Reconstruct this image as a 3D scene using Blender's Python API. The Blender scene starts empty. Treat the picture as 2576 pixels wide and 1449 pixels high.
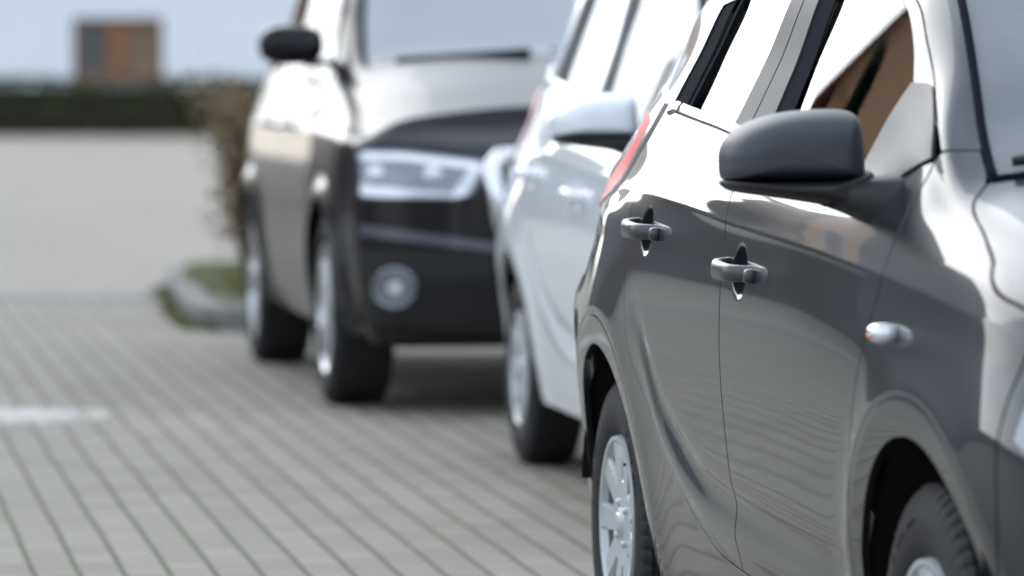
import bpy, bmesh, math, random
import numpy as np
from mathutils import Vector, Matrix
from mathutils.bvhtree import BVHTree
R = math.radians
scn = bpy.context.scene
col = scn.collection
random.seed(4); np.random.seed(4)

# ---------------------------------------------------------------- camera
FPX, PW = 12000.0, 2576.0
cam_d = bpy.data.cameras.new('camera'); cam = bpy.data.objects.new('camera', cam_d); col.objects.link(cam)
cam_d.sensor_width = 36.0; cam_d.lens = 36.0 * FPX / PW
cam.location = (0, 0, 1.24); cam.rotation_euler = (R(90) - math.atan(549.5 / FPX), 0, 0)
cam_d.clip_start = 0.1; cam_d.clip_end = 2000
cam_d.dof.use_dof = True; cam_d.dof.focus_distance = 8.95; cam_d.dof.aperture_fstop = 3.4
cam_d.dof.aperture_blades = 0
scn.camera = cam

# ---------------------------------------------------------------- sky and sun
SUN_EL, SUN_BEARING = R(28), R(-30)            # bearing measured from the view direction, to the left
world = bpy.data.worlds.new('World'); scn.world = world; world.use_nodes = True
wt = world.node_tree; wt.nodes.clear()
wo = wt.nodes.new('ShaderNodeOutputWorld'); bg = wt.nodes.new('ShaderNodeBackground')
sky = wt.nodes.new('ShaderNodeTexSky'); sky.sky_type = 'NISHITA'; sky.sun_disc = False
sky.sun_elevation = SUN_EL; sky.sun_rotation = SUN_BEARING; sky.dust_density = 1.0; sky.air_density = 1.2
# thin high cloud over the blue sky
tc = wt.nodes.new('ShaderNodeTexCoord'); mp = wt.nodes.new('ShaderNodeMapping'); mp.inputs['Scale'].default_value = (1.0, 1.0, 2.6)
nz = wt.nodes.new('ShaderNodeTexNoise'); nz.inputs['Scale'].default_value = 2.1; nz.inputs['Detail'].default_value = 5; nz.inputs['Roughness'].default_value = .5
rp = wt.nodes.new('ShaderNodeValToRGB'); rp.color_ramp.elements[0].position = .34; rp.color_ramp.elements[1].position = .6
rp.color_ramp.elements[0].color = (.42, .42, .42, 1); rp.color_ramp.elements[1].color = (.98, .98, .98, 1)
cl = wt.nodes.new('ShaderNodeMixRGB'); cl.inputs[2].default_value = (13.0, 13.3, 13.9, 1)
# the cloud is brightest towards the hidden sun
sd = (math.sin(SUN_BEARING) * math.cos(SUN_EL), math.cos(SUN_BEARING) * math.cos(SUN_EL), math.sin(SUN_EL))
dt = wt.nodes.new('ShaderNodeVectorMath'); dt.operation = 'DOT_PRODUCT'; dt.inputs[1].default_value = (math.sin(R(-25)) * math.cos(R(12)), math.cos(R(-25)) * math.cos(R(12)), math.sin(R(12)))
mr = wt.nodes.new('ShaderNodeMapRange'); mr.inputs[1].default_value = .80; mr.inputs[2].default_value = 1.0; mr.interpolation_type = 'SMOOTHSTEP'
mr.inputs[3].default_value = 0; mr.inputs[4].default_value = 1
ml = wt.nodes.new('ShaderNodeMixRGB'); ml.inputs[1].default_value = (10.7, 12.0, 13.9, 1); ml.inputs[2].default_value = (34.5, 36.3, 38.3, 1)
L = wt.links
L.new(tc.outputs['Generated'], mp.inputs[0]); L.new(mp.outputs[0], nz.inputs[0]); L.new(nz.outputs[0], rp.inputs[0])
L.new(tc.outputs['Generated'], dt.inputs[0]); L.new(dt.outputs['Value'], mr.inputs[0]); L.new(mr.outputs[0], ml.inputs[0])
L.new(rp.outputs[0], cl.inputs[0]); L.new(sky.outputs[0], cl.inputs[1]); L.new(ml.outputs[0], cl.inputs[2])
L.new(cl.outputs[0], bg.inputs[0]); bg.inputs[1].default_value = .10; L.new(bg.outputs[0], wo.inputs[0])
sl = bpy.data.lights.new('sun', 'SUN'); sl.energy = .6; sl.angle = R(45); sl.color = (1, .97, .93)
so = bpy.data.objects.new('sun', sl); col.objects.link(so)
so.rotation_euler = Vector(sd).to_track_quat('Z', 'Y').to_euler()
scn.view_settings.view_transform = 'Standard'; scn.view_settings.look = 'None'
scn.view_settings.exposure = 0.42; scn.view_settings.gamma = 1
scn.cycles.max_bounces = 10; scn.cycles.transparent_max_bounces = 24; scn.cycles.use_denoising = True

# ---------------------------------------------------------------- materials
def mat(name, color, rough=.5, metal=0., coat=0., coat_rough=.03, spec=.5, bump=0., bscale=60., vary=0., vscale=6.):
    m = bpy.data.materials.new(name); m.use_nodes = True; nt = m.node_tree; b = nt.nodes['Principled BSDF']
    b.inputs['Base Color'].default_value = (*color, 1); b.inputs['Roughness'].default_value = rough
    b.inputs['Metallic'].default_value = metal; b.inputs['Coat Weight'].default_value = coat
    b.inputs['Coat Roughness'].default_value = coat_rough; b.inputs['Specular IOR Level'].default_value = spec
    if vary or bump:
        t = nt.nodes.new('ShaderNodeTexCoord')
    if vary:
        n = nt.nodes.new('ShaderNodeTexNoise'); n.inputs['Scale'].default_value = vscale; n.inputs['Detail'].default_value = 6
        x = nt.nodes.new('ShaderNodeMixRGB'); x.inputs[1].default_value = (*[c * (1 - vary) for c in color], 1)
        x.inputs[2].default_value = (*[min(1, c * (1 + vary)) for c in color], 1)
        nt.links.new(t.outputs['Object'], n.inputs[0]); nt.links.new(n.outputs[0], x.inputs[0]); nt.links.new(x.outputs[0], b.inputs[0])
    if bump:
        n = nt.nodes.new('ShaderNodeTexNoise'); n.inputs['Scale'].default_value = bscale; n.inputs['Detail'].default_value = 3
        u = nt.nodes.new('ShaderNodeBump'); u.inputs['Strength'].default_value = bump; u.inputs['Distance'].default_value = .01
        nt.links.new(t.outputs['Object'], n.inputs[0]); nt.links.new(n.outputs[0], u.inputs['Height']); nt.links.new(u.outputs[0], b.inputs['Normal'])
    return m

def paint(name, color, metal, rough, dust_haze=.06, coat=1.):
    """clear-coated car paint with a little road dirt"""
    m = mat(name, color, rough, metal, coat, .012, spec=.2)
    nt = m.node_tree; b = nt.nodes['Principled BSDF']; t = nt.nodes.new('ShaderNodeTexCoord'); b.inputs['Coat IOR'].default_value = 1.42
    n = nt.nodes.new('ShaderNodeTexNoise'); n.inputs['Scale'].default_value = 900; n.inputs['Detail'].default_value = 2
    r = nt.nodes.new('ShaderNodeValToRGB'); r.color_ramp.elements[0].position = .70; r.color_ramp.elements[1].position = .78
    n2 = nt.nodes.new('ShaderNodeTexNoise'); n2.inputs['Scale'].default_value = 5; n2.inputs['Detail'].default_value = 8
    r2 = nt.nodes.new('ShaderNodeMapRange'); r2.inputs[1].default_value = .35; r2.inputs[2].default_value = .75
    r2.inputs[3].default_value = .008; r2.inputs[4].default_value = .035
    x = nt.nodes.new('ShaderNodeMixRGB'); x.inputs[1].default_value = (*color, 1); x.inputs[2].default_value = (.4, .38, .34, 1)
    mm = nt.nodes.new('ShaderNodeMath'); mm.operation = 'MULTIPLY'; mm.inputs[1].default_value = dust_haze * 5
    nt.links.new(t.outputs['Object'], n.inputs[0]); nt.links.new(t.outputs['Object'], n2.inputs[0])
    nt.links.new(n.outputs[0], r.inputs[0]); nt.links.new(r.outputs[0], mm.inputs[0]); nt.links.new(mm.outputs[0], x.inputs[0])
    nt.links.new(x.outputs[0], b.inputs[0]); nt.links.new(n2.outputs[0], r2.inputs[0])
    sx = nt.nodes.new('ShaderNodeSeparateXYZ'); rz_ = nt.nodes.new('ShaderNodeMapRange'); rz_.inputs[1].default_value = .30; rz_.inputs[2].default_value = .86; rz_.inputs[3].default_value = .020; rz_.inputs[4].default_value = .0   # road film on the lower panels
    aa = nt.nodes.new('ShaderNodeMath'); aa.operation = 'ADD'; nt.links.new(t.outputs['Object'], sx.inputs[0]); nt.links.new(sx.outputs[2], rz_.inputs[0])
    nt.links.new(rz_.outputs[0], aa.inputs[0]); nt.links.new(r2.outputs[0], aa.inputs[1]); nt.links.new(aa.outputs[0], b.inputs['Coat Roughness'])
    return m

def glass(name, tint, ior=1.6, dust_haze=0.):
    m = bpy.data.materials.new(name); m.use_nodes = True; nt = m.node_tree; nt.nodes.clear()
    o = nt.nodes.new('ShaderNodeOutputMaterial'); g = nt.nodes.new('ShaderNodeBsdfGlossy'); g.inputs['Roughness'].default_value = .01
    t = nt.nodes.new('ShaderNodeBsdfTransparent'); t.inputs[0].default_value = (*tint, 1)
    f = nt.nodes.new('ShaderNodeFresnel'); f.inputs[0].default_value = ior; x = nt.nodes.new('ShaderNodeMixShader')
    nt.links.new(f.outputs[0], x.inputs[0]); nt.links.new(t.outputs[0], x.inputs[1]); nt.links.new(g.outputs[0], x.inputs[2])
    if dust_haze:                                   # painted haze: a pale diffuse film imitates sky reflected in the pane
        d = nt.nodes.new('ShaderNodeBsdfDiffuse'); d.inputs[0].default_value = (.62, .66, .68, 1); y = nt.nodes.new('ShaderNodeMixShader'); y.inputs[0].default_value = dust_haze
        nt.links.new(x.outputs[0], y.inputs[1]); nt.links.new(d.outputs[0], y.inputs[2]); nt.links.new(y.outputs[0], o.inputs[0]); return m
    nt.links.new(x.outputs[0], o.inputs[0]); return m

M = dict(
    grey=paint('graphite paint', (.018, .021, .027), .2, .34),
    white=paint('white paint', (.80, .83, .86), 0., .4, .02),
    black=paint('black paint', (.008, .007, .009), .1, .3, .02, .34),
    plastic=mat('dark textured plastic', (.038, .042, .050), .40, spec=.45, bump=.04, bscale=900),
    plastic_low=mat('black plastic', (.012, .012, .013), .5, spec=.4),
    seal=mat('black rubber seal', (.010, .012, .018), .9, spec=.04),
    vinyl=mat('satin pillar tape', (.035, .035, .034), .45, spec=.2),
    gloss=mat('gloss black moulding', (.02, .02, .02), .12, coat=.6),
    tyre=mat('tyre rubber', (.022, .022, .023), .72, spec=.3, bump=.15, bscale=150, vary=.3, vscale=12),
    cover=mat('silver painted wheel cover', (.50, .53, .55), .36, .3, .5, .1, vary=.12, vscale=14),
    alloy=mat('brushed alloy', (.55, .55, .57), .3, .8, .3, .1),
    wind_far=glass('bluish windshield glass', (.62, .78, .78), 2.3, .46),
    win_far=glass('pale side glass', (.6, .7, .68), 1.9, .30),
    dark=mat('underbody dark', (.012, .011, .010), .85, spec=.2, vary=.5, vscale=9),
    recess=mat('shaded recess', (.045, .05, .055), .5, .3),
    steel=mat('dull steel', (.10, .10, .10), .6, .5),
    win=glass('tinted window glass', (.42, .52, .47), 2.4),
    wind=glass('windshield glass', (.66, .76, .73), 2.1, .2),
    frit=mat('glass frit band', (.02, .02, .02), .5),
    chrome=mat('chrome', (.8, .8, .82), .08, 1.),
    satin=mat('satin trim', (.45, .45, .47), .25, .9),
    lamp=mat('clear lamp lens', (.75, .78, .82), .06, .35, 1., .02),
    lamp_dark=mat('lamp housing', (.22, .24, .28), .2, .5, 1., .02),
    red=mat('red lamp lens', (.62, .012, .02), .4, 0., .0, .1, spec=.08),
    orange=mat('amber bulb', (.7, .16, .03), .3),
    seat=mat('grey seat fabric', (.045, .05, .048), .9, bump=.2, bscale=300),
    dash=mat('dashboard plastic', (.03, .03, .032), .55),
    mirror=mat('mirror glass', (.9, .9, .9), .01, 1.),
    sticker=mat('green round sticker', (.05, .45, .40), .4),
    plate=mat('number plate white', (.7, .7, .7), .4),
)

# ---------------------------------------------------------------- object helpers
def tag(o, label=None, cat=None, group=None, kind=None):
    if label: o['label'] = label
    if cat: o['category'] = cat
    if group: o['group'] = group
    if kind: o['kind'] = kind
    return o
def empty(name, loc=(0, 0, 0), rz=0):
    o = bpy.data.objects.new(name, None); col.objects.link(o); o.location = loc; o.rotation_euler = (0, 0, rz); return o
def mobj(name, V, F, mats, parent=None, mi=None, smooth=True, normals=None):
    me = bpy.data.meshes.new(name); me.from_pydata([tuple(map(float, v)) for v in V], [], [tuple(map(int, f)) for f in F])
    if not isinstance(mats, (list, tuple)): mats = [mats]
    for m in mats: me.materials.append(m)
    if mi is not None: me.polygons.foreach_set('material_index', np.array(mi, dtype=np.int32))
    me.polygons.foreach_set('use_smooth', [smooth] * len(me.polygons)); me.update()
    if normals is not None:
        vn = np.array([v.vector[:] for v in me.vertex_normals])
        ok = ~np.isnan(normals[:, 0]); flip = np.einsum('ij,ij->i', vn[ok], normals[ok]).mean() < 0
        nn = vn.copy(); nn[ok] = normals[ok] * (-1 if flip else 1)
        me.normals_split_custom_set_from_vertices(nn.tolist())
    o = bpy.data.objects.new(name, me); col.objects.link(o)
    if parent: o.parent = parent
    return o

class MB:
    """collects simple shapes into one mesh"""
    def __init__(s): s.V = []; s.F = []; s.I = []
    def add(s, V, F, mi=0):
        k = len(s.V); s.V += [tuple(v) for v in V]; s.F += [tuple(i + k for i in f) for f in F]; s.I += [mi] * len(F); return s
    def box(s, c, d, rz=0, bev=0., mi=0, rx=0):
        bm = bmesh.new(); bmesh.ops.create_cube(bm, size=1)
        bmesh.ops.scale(bm, vec=d, verts=bm.verts)
        if bev: bmesh.ops.bevel(bm, geom=bm.edges[:], offset=bev, segments=3, affect='EDGES', profile=.5)
        bmesh.ops.transform(bm, matrix=Matrix.Translation(c) @ Matrix.Rotation(rz, 4, 'Z') @ Matrix.Rotation(rx, 4, 'X'), verts=bm.verts)
        bm.verts.index_update(); s.add([v.co[:] for v in bm.verts], [[v.index for v in f.verts] for f in bm.faces], mi); bm.free(); return s
    def tube(s, P, r, n=10, mi=0, caps=True):
        P = [Vector(p) for p in P]; rr = r if isinstance(r, (list, tuple)) else [r] * len(P); V = []; F = []
        up = Vector((0, 0, 1)); a = None
        for i, p in enumerate(P):
            d = (P[min(i + 1, len(P) - 1)] - P[max(i - 1, 0)]).normalized()
            if a is None: a = d.cross(up if abs(d.z) < .9 else Vector((1, 0, 0))).normalized()
            else: a = (a - d * a.dot(d)).normalized()
            b = d.cross(a)
            for k in range(n):
                w = 2 * math.pi * k / n; V.append(p + (a * math.cos(w) + b * math.sin(w)) * rr[i])
        for i in range(len(P) - 1):
            for k in range(n):
                F.append((i * n + k, i * n + (k + 1) % n, (i + 1) * n + (k + 1) % n, (i + 1) * n + k))
        if caps: F.append(tuple(range(n))[::-1]); F.append(tuple(range((len(P) - 1) * n, len(P) * n)))
        s.add(V, F, mi); return s
    def lathe_y(s, prof, n=64, mi=0, c=(0, 0, 0)):
        V = []; F = []
        for (y, r) in prof:
            for k in range(n):
                w = 2 * math.pi * k / n; V.append((c[0] + r * math.cos(w), c[1] + y, c[2] + r * math.sin(w)))
        for i in range(len(prof) - 1):
            for k in range(n): F.append((i * n + k, i * n + (k + 1) % n, (i + 1) * n + (k + 1) % n, (i + 1) * n + k))
        s.add(V, F, mi); return s
    def build(s, name, mats, parent=None, smooth=False):
        o = mobj(name, s.V, s.F, mats, parent, s.I, smooth)
        return o

def sph(c, d, n=16, p=1.0):
    """superellipsoid"""
    V = []; F = []
    f = lambda x: math.copysign(abs(x) ** p, x)
    for i in range(n + 1):
        a = -math.pi / 2 + math.pi * i / n
        for k in range(2 * n):
            b = math.pi * k / n
            V.append((c[0] + d[0] * f(math.cos(a)) * f(math.cos(b)), c[1] + d[1] * f(math.cos(a)) * f(math.sin(b)), c[2] + d[2] * f(math.sin(a))))
    for i in range(n):
        for k in range(2 * n): F.append((i * 2 * n + k, i * 2 * n + (k + 1) % (2 * n), (i + 1) * 2 * n + (k + 1) % (2 * n), (i + 1) * 2 * n + k))
    return V, F

# ---------------------------------------------------------------- body surface: a smooth loft S(t, v)
def pchip(x, y, xi):
    x = np.asarray(x, float); y = np.asarray(y, float); h = np.diff(x); d = np.diff(y) / h; m = np.zeros_like(y)
    m[0], m[-1] = d[0], d[-1]
    for i in range(1, len(x) - 1):
        if d[i - 1] * d[i] > 0:
            w1 = 2 * h[i] + h[i - 1]; w2 = h[i] + 2 * h[i - 1]; m[i] = (w1 + w2) / (w1 / d[i - 1] + w2 / d[i])
    xi = np.clip(xi, x[0], x[-1]); k = np.clip(np.searchsorted(x, xi) - 1, 0, len(x) - 2); s = (xi - x[k]) / h[k]
    return ((2 * s**3 - 3 * s**2 + 1) * y[k] + (s**3 - 2 * s**2 + s) * h[k] * m[k] + (-2 * s**3 + 3 * s**2) * y[k + 1] + (s**3 - s**2) * h[k] * m[k + 1])
def blur(A, sig, ax):
    r = int(3 * sig) + 1; k = np.exp(-.5 * (np.arange(-r, r + 1) / sig) ** 2); k /= k.sum()
    # odd reflection keeps the ends in place
    A = np.moveaxis(A, ax, 0); lo = 2 * A[0] - A[r:0:-1]; hi = 2 * A[-1] - A[-2:-r - 2:-1]; B = np.concatenate([lo, A, hi])
    out = sum(k[i] * B[i:i + len(A)] for i in range(2 * r + 1)); return np.moveaxis(out, 0, ax)
class Surf:
    """nodes: list of (ts, os, zs) from sill to centre line"""
    DT = .01; NV = 240
    def __init__(s, nodes, t0, t1, wref, st=3., sv=3., feat=None, zl=.92):
        s.T = np.arange(t0, t1 + 1e-6, s.DT); s.t0 = t0; s.feat = feat
        O = np.array([pchip(n[0], n[1], s.T) for n in nodes]); Z = np.array([pchip(n[0], n[2], s.T) for n in nodes])
        i = int((wref - t0) / s.DT); w = np.concatenate([[0], np.cumsum(np.hypot(np.diff(O[:, i]), np.diff(Z[:, i])))]); w /= w[-1]; s.w = w
        vv = np.linspace(0, 1, s.NV)
        O = np.array([pchip(w, O[:, j], vv) for j in range(len(s.T))]); Z = np.array([pchip(w, Z[:, j], vv) for j in range(len(s.T))])
        Oh, Zh = blur(blur(O, 11, 1), 14, 0), blur(blur(Z, 11, 1), 14, 0)          # the lower flanks are smoothed more
        k = np.clip((zl - blur(Z, 4, 1)) / .12, 0, 1) * np.clip((s.T - t0 - .25) / .2, 0, 1)[:, None] * np.clip((t1 - .45 - s.T) / .2, 0, 1)[:, None]; k = k * k * (3 - 2 * k); k = blur(blur(k, 4, 1), 6, 0)
        s.O = k * Oh + (1 - k) * blur(blur(O, sv, 1), st, 0); s.Z = k * Zh + (1 - k) * blur(blur(Z, sv, 1), st, 0); s.vv = vv
    def samp(s, A, t, v):
        x = np.clip((t - s.t0) / s.DT, 0, len(s.T) - 1.001); y = np.clip(v * (s.NV - 1), 0, s.NV - 1.001)
        i = x.astype(int); j = y.astype(int); a = x - i; b = y - j
        def wts(a): return [(-a**3 + 2 * a**2 - a) / 2, (3 * a**3 - 5 * a**2 + 2) / 2, (-3 * a**3 + 4 * a**2 + a) / 2, (a**3 - a**2) / 2]
        wa, wb = wts(a), wts(b); out = 0
        for p in range(4):
            ii = np.clip(i + p - 1, 0, len(s.T) - 1)
            for q in range(4): out = out + wa[p] * wb[q] * A[ii, np.clip(j + q - 1, 0, s.NV - 1)]
        return out
    def P(s, t, v):
        t = np.asarray(t, float); v = np.asarray(v, float)
        o = s.samp(s.O, t, v); z = s.samp(s.Z, t, v)
        if s.feat is not None: o = o + s.feat(t, z, v)
        return np.stack([t, o, z], -1)
    def N(s, t, v, e=.0015):
        du = s.P(t + e, v) - s.P(t - e, v); dv = s.P(t, v + e) - s.P(t, v - e)
        n = np.cross(dv, du); n /= np.linalg.norm(n, axis=-1, keepdims=True) + 1e-12
        return n * np.where((n[..., 1:2] + .35 * n[..., 2:3]) < 0, -1, 1)
    def v(s, t, z):
        x = min(max((t - s.t0) / s.DT, 0), len(s.T) - 1.001); i = int(x); a = x - i
        Zc = s.Z[i] * (1 - a) + s.Z[i + 1] * a
        return float(np.interp(z, np.maximum.accumulate(Zc), s.vv))

def smooth_line(P, n):
    P = np.array(P, float)
    if len(P) == 2: return P[0] + (P[1] - P[0]) * np.linspace(0, 1, n)[:, None]
    d = np.concatenate([[0], np.cumsum(np.linalg.norm(np.diff(P, axis=0), axis=1))]); s = np.linspace(0, d[-1], n)
    return np.stack([pchip(d, P[:, 0], s), pchip(d, P[:, 1], s)], 1)
def tz(S, P, n=80):
    """a line given in (t, z) as a line in (t, v)"""
    Q = smooth_line(P, n); return np.array([(t, S.v(t, z)) for t, z in Q])
def tv(P, n=80): return smooth_line(P, n)
def join(*ls): return np.concatenate([ls[0]] + [l[1:] for l in ls[1:]])
def resample(S, c, n):
    p = S.P(c[:, 0], c[:, 1]); d = np.concatenate([[0], np.cumsum(np.linalg.norm(np.diff(p, axis=0), axis=1))]); s = np.linspace(0, d[-1], n)
    return np.stack([np.interp(s, d, c[:, 0]), np.interp(s, d, c[:, 1])], 1)
def coons(S, bottom, top, left, right, nu, nv):
    b = resample(S, bottom, nu); t = resample(S, top, nu); l = resample(S, left, nv); r = resample(S, right, nv)
    u = np.linspace(0, 1, nu)[None, :, None]; w = np.linspace(0, 1, nv)[:, None, None]
    g = (1 - w) * b[None] + w * t[None] + (1 - u) * l[:, None] + u * r[:, None] - ((1 - u) * (1 - w) * b[0] + u * (1 - w) * b[-1] + (1 - u) * w * t[0] + u * w * t[-1])
    # elliptic smoothing on a coarse copy keeps the grid lines from crossing the outline
    iu = np.unique(np.linspace(0, nu - 1, min(nu, 33)).astype(int)); iv = np.unique(np.linspace(0, nv - 1, min(nv, 33)).astype(int))
    c = g[np.ix_(iv, iu)].copy(); c[..., 1] *= 1.9; c0 = c.copy()
    if len(iu) > 4 and len(iv) > 4:
        for _ in range(500):
            xe = (c[1:-1, 2:] - c[1:-1, :-2]) / 2; xn = (c[2:, 1:-1] - c[:-2, 1:-1]) / 2
            al = (xn ** 2).sum(-1)[..., None]; ga = (xe ** 2).sum(-1)[..., None]; be = (xe * xn).sum(-1)[..., None]
            new = (al * (c[1:-1, 2:] + c[1:-1, :-2]) + ga * (c[2:, 1:-1] + c[:-2, 1:-1]) - be / 2 * (c[2:, 2:] - c[2:, :-2] - c[:-2, 2:] + c[:-2, :-2])) / (2 * (al + ga) + 1e-12)
            c[1:-1, 1:-1] = new
        d = c - c0; d[..., 1] /= 1.9
        dd = np.stack([[np.interp(np.arange(nu), iu, row[:, k]) for row in d] for k in (0, 1)], -1)
        dd = np.stack([np.stack([np.interp(np.arange(nv), iv, dd[:, j, k]) for j in range(nu)], 1) for k in (0, 1)], -1)
        g = g + dd
    return g
def patch_geo(S, g, side=1, off=0., gap=.0022, roll='blrt', depth=.014, edge=True):
    """surface patch with rolled edges; returns verts, faces, normals (nan where the mesh's own normal is used)"""
    nv, nu = g.shape[:2]; P = S.P(g[..., 0], g[..., 1]); N = S.N(g[..., 0], g[..., 1]); P = P + off * N
    B = [(0, j) for j in range(nu)] + [(i, nu - 1) for i in range(1, nv)] + [(nv - 1, j) for j in range(nu - 2, -1, -1)] + [(i, 0) for i in range(nv - 2, 0, -1)]
    P0 = P.copy(); outv = {}; amt = {}
    for (i, j) in B:
        ii = min(max(i, 1), nv - 2); jj = min(max(j, 1), nu - 2); d = np.zeros(3); a = 0
        for f, c, q in (('b', i == 0, (1, j)), ('t', i == nv - 1, (nv - 2, j)), ('l', j == 0, (i, 1)), ('r', j == nu - 1, (i, nu - 2))):
            if c:
                e = P0[i, j] - P0[q]; e = e / (np.linalg.norm(e) + 1e-9)
                if f in roll: d = d + e; a = 1
        n = np.linalg.norm(d); outv[i, j] = d / n if n > 1e-6 else d; amt[i, j] = a
        if edge and a: P[i, j] = P0[i, j] - outv[i, j] * (gap + .0014)
    V = list(P.reshape(-1, 3)); F = []; NN = list(N.reshape(-1, 3))
    for i in range(nv - 1):
        for j in range(nu - 1): F.append((i * nu + j, i * nu + j + 1, (i + 1) * nu + j + 1, (i + 1) * nu + j))
    if edge:
        prev = [i * nu + j for i, j in B]
        for (ins, dep) in ((.0004, .0005), (0., .002), (0., depth)):
            cur = []
            for (i, j) in B:
                p = P0[i, j] - outv[i, j] * (gap + ins) * amt[i, j] - N[i, j] * dep
                cur.append(len(V)); V.append(p); NN.append(np.full(3, np.nan))
            m = len(B)
            for k in range(m): F.append((prev[k], cur[k], cur[(k + 1) % m], prev[(k + 1) % m]))
            prev = cur
    V = np.array(V); NN = np.array(NN)
    V[:, 1] *= -side; NN[:, 1] *= -side          # right side of the car is local -y
    a_, b_, c_ = (V[F[(nv // 2) * (nu - 1) + nu // 2][q]] for q in (0, 1, 2)); i0 = F[(nv // 2) * (nu - 1) + nu // 2][0]
    if np.dot(np.cross(b_ - a_, c_ - b_), NN[i0]) < 0: F = [f[::-1] for f in F]
    return V, F, NN
def glass_geo(S, g, side, off):
    """a pane: the body surface replaced by its smooth quadratic fit"""
    v, f, n = patch_geo(S, g, side, off=off, edge=False); t, o, z = v[:, 0], v[:, 1], v[:, 2]; tm, zm = t.mean(), z.mean(); a, b = t - tm, z - zm
    A = np.stack([np.ones_like(a), a, b, a * a, b * b], 1); c = np.linalg.lstsq(A, o, rcond=None)[0]; v = v.copy(); v[:, 1] = A @ c
    nn = np.stack([-(c[1] + 2 * c[3] * a), np.ones_like(a), -(c[2] + 2 * c[4] * b)], 1); nn /= np.linalg.norm(nn, axis=1)[:, None]; return v, f, nn * (-side)
def patches(name, mats, parent, geos, mi=None):
    V = []; F = []; N = []; I = []
    for k, (v, f, n) in enumerate(geos):
        b = len(V); V += list(v); N += list(n); F += [tuple(i + b for i in q) for q in f]; I += [mi[k] if mi else 0] * len(f)
    return mobj(name, V, F, mats, parent, I, True, np.array(N))

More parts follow.
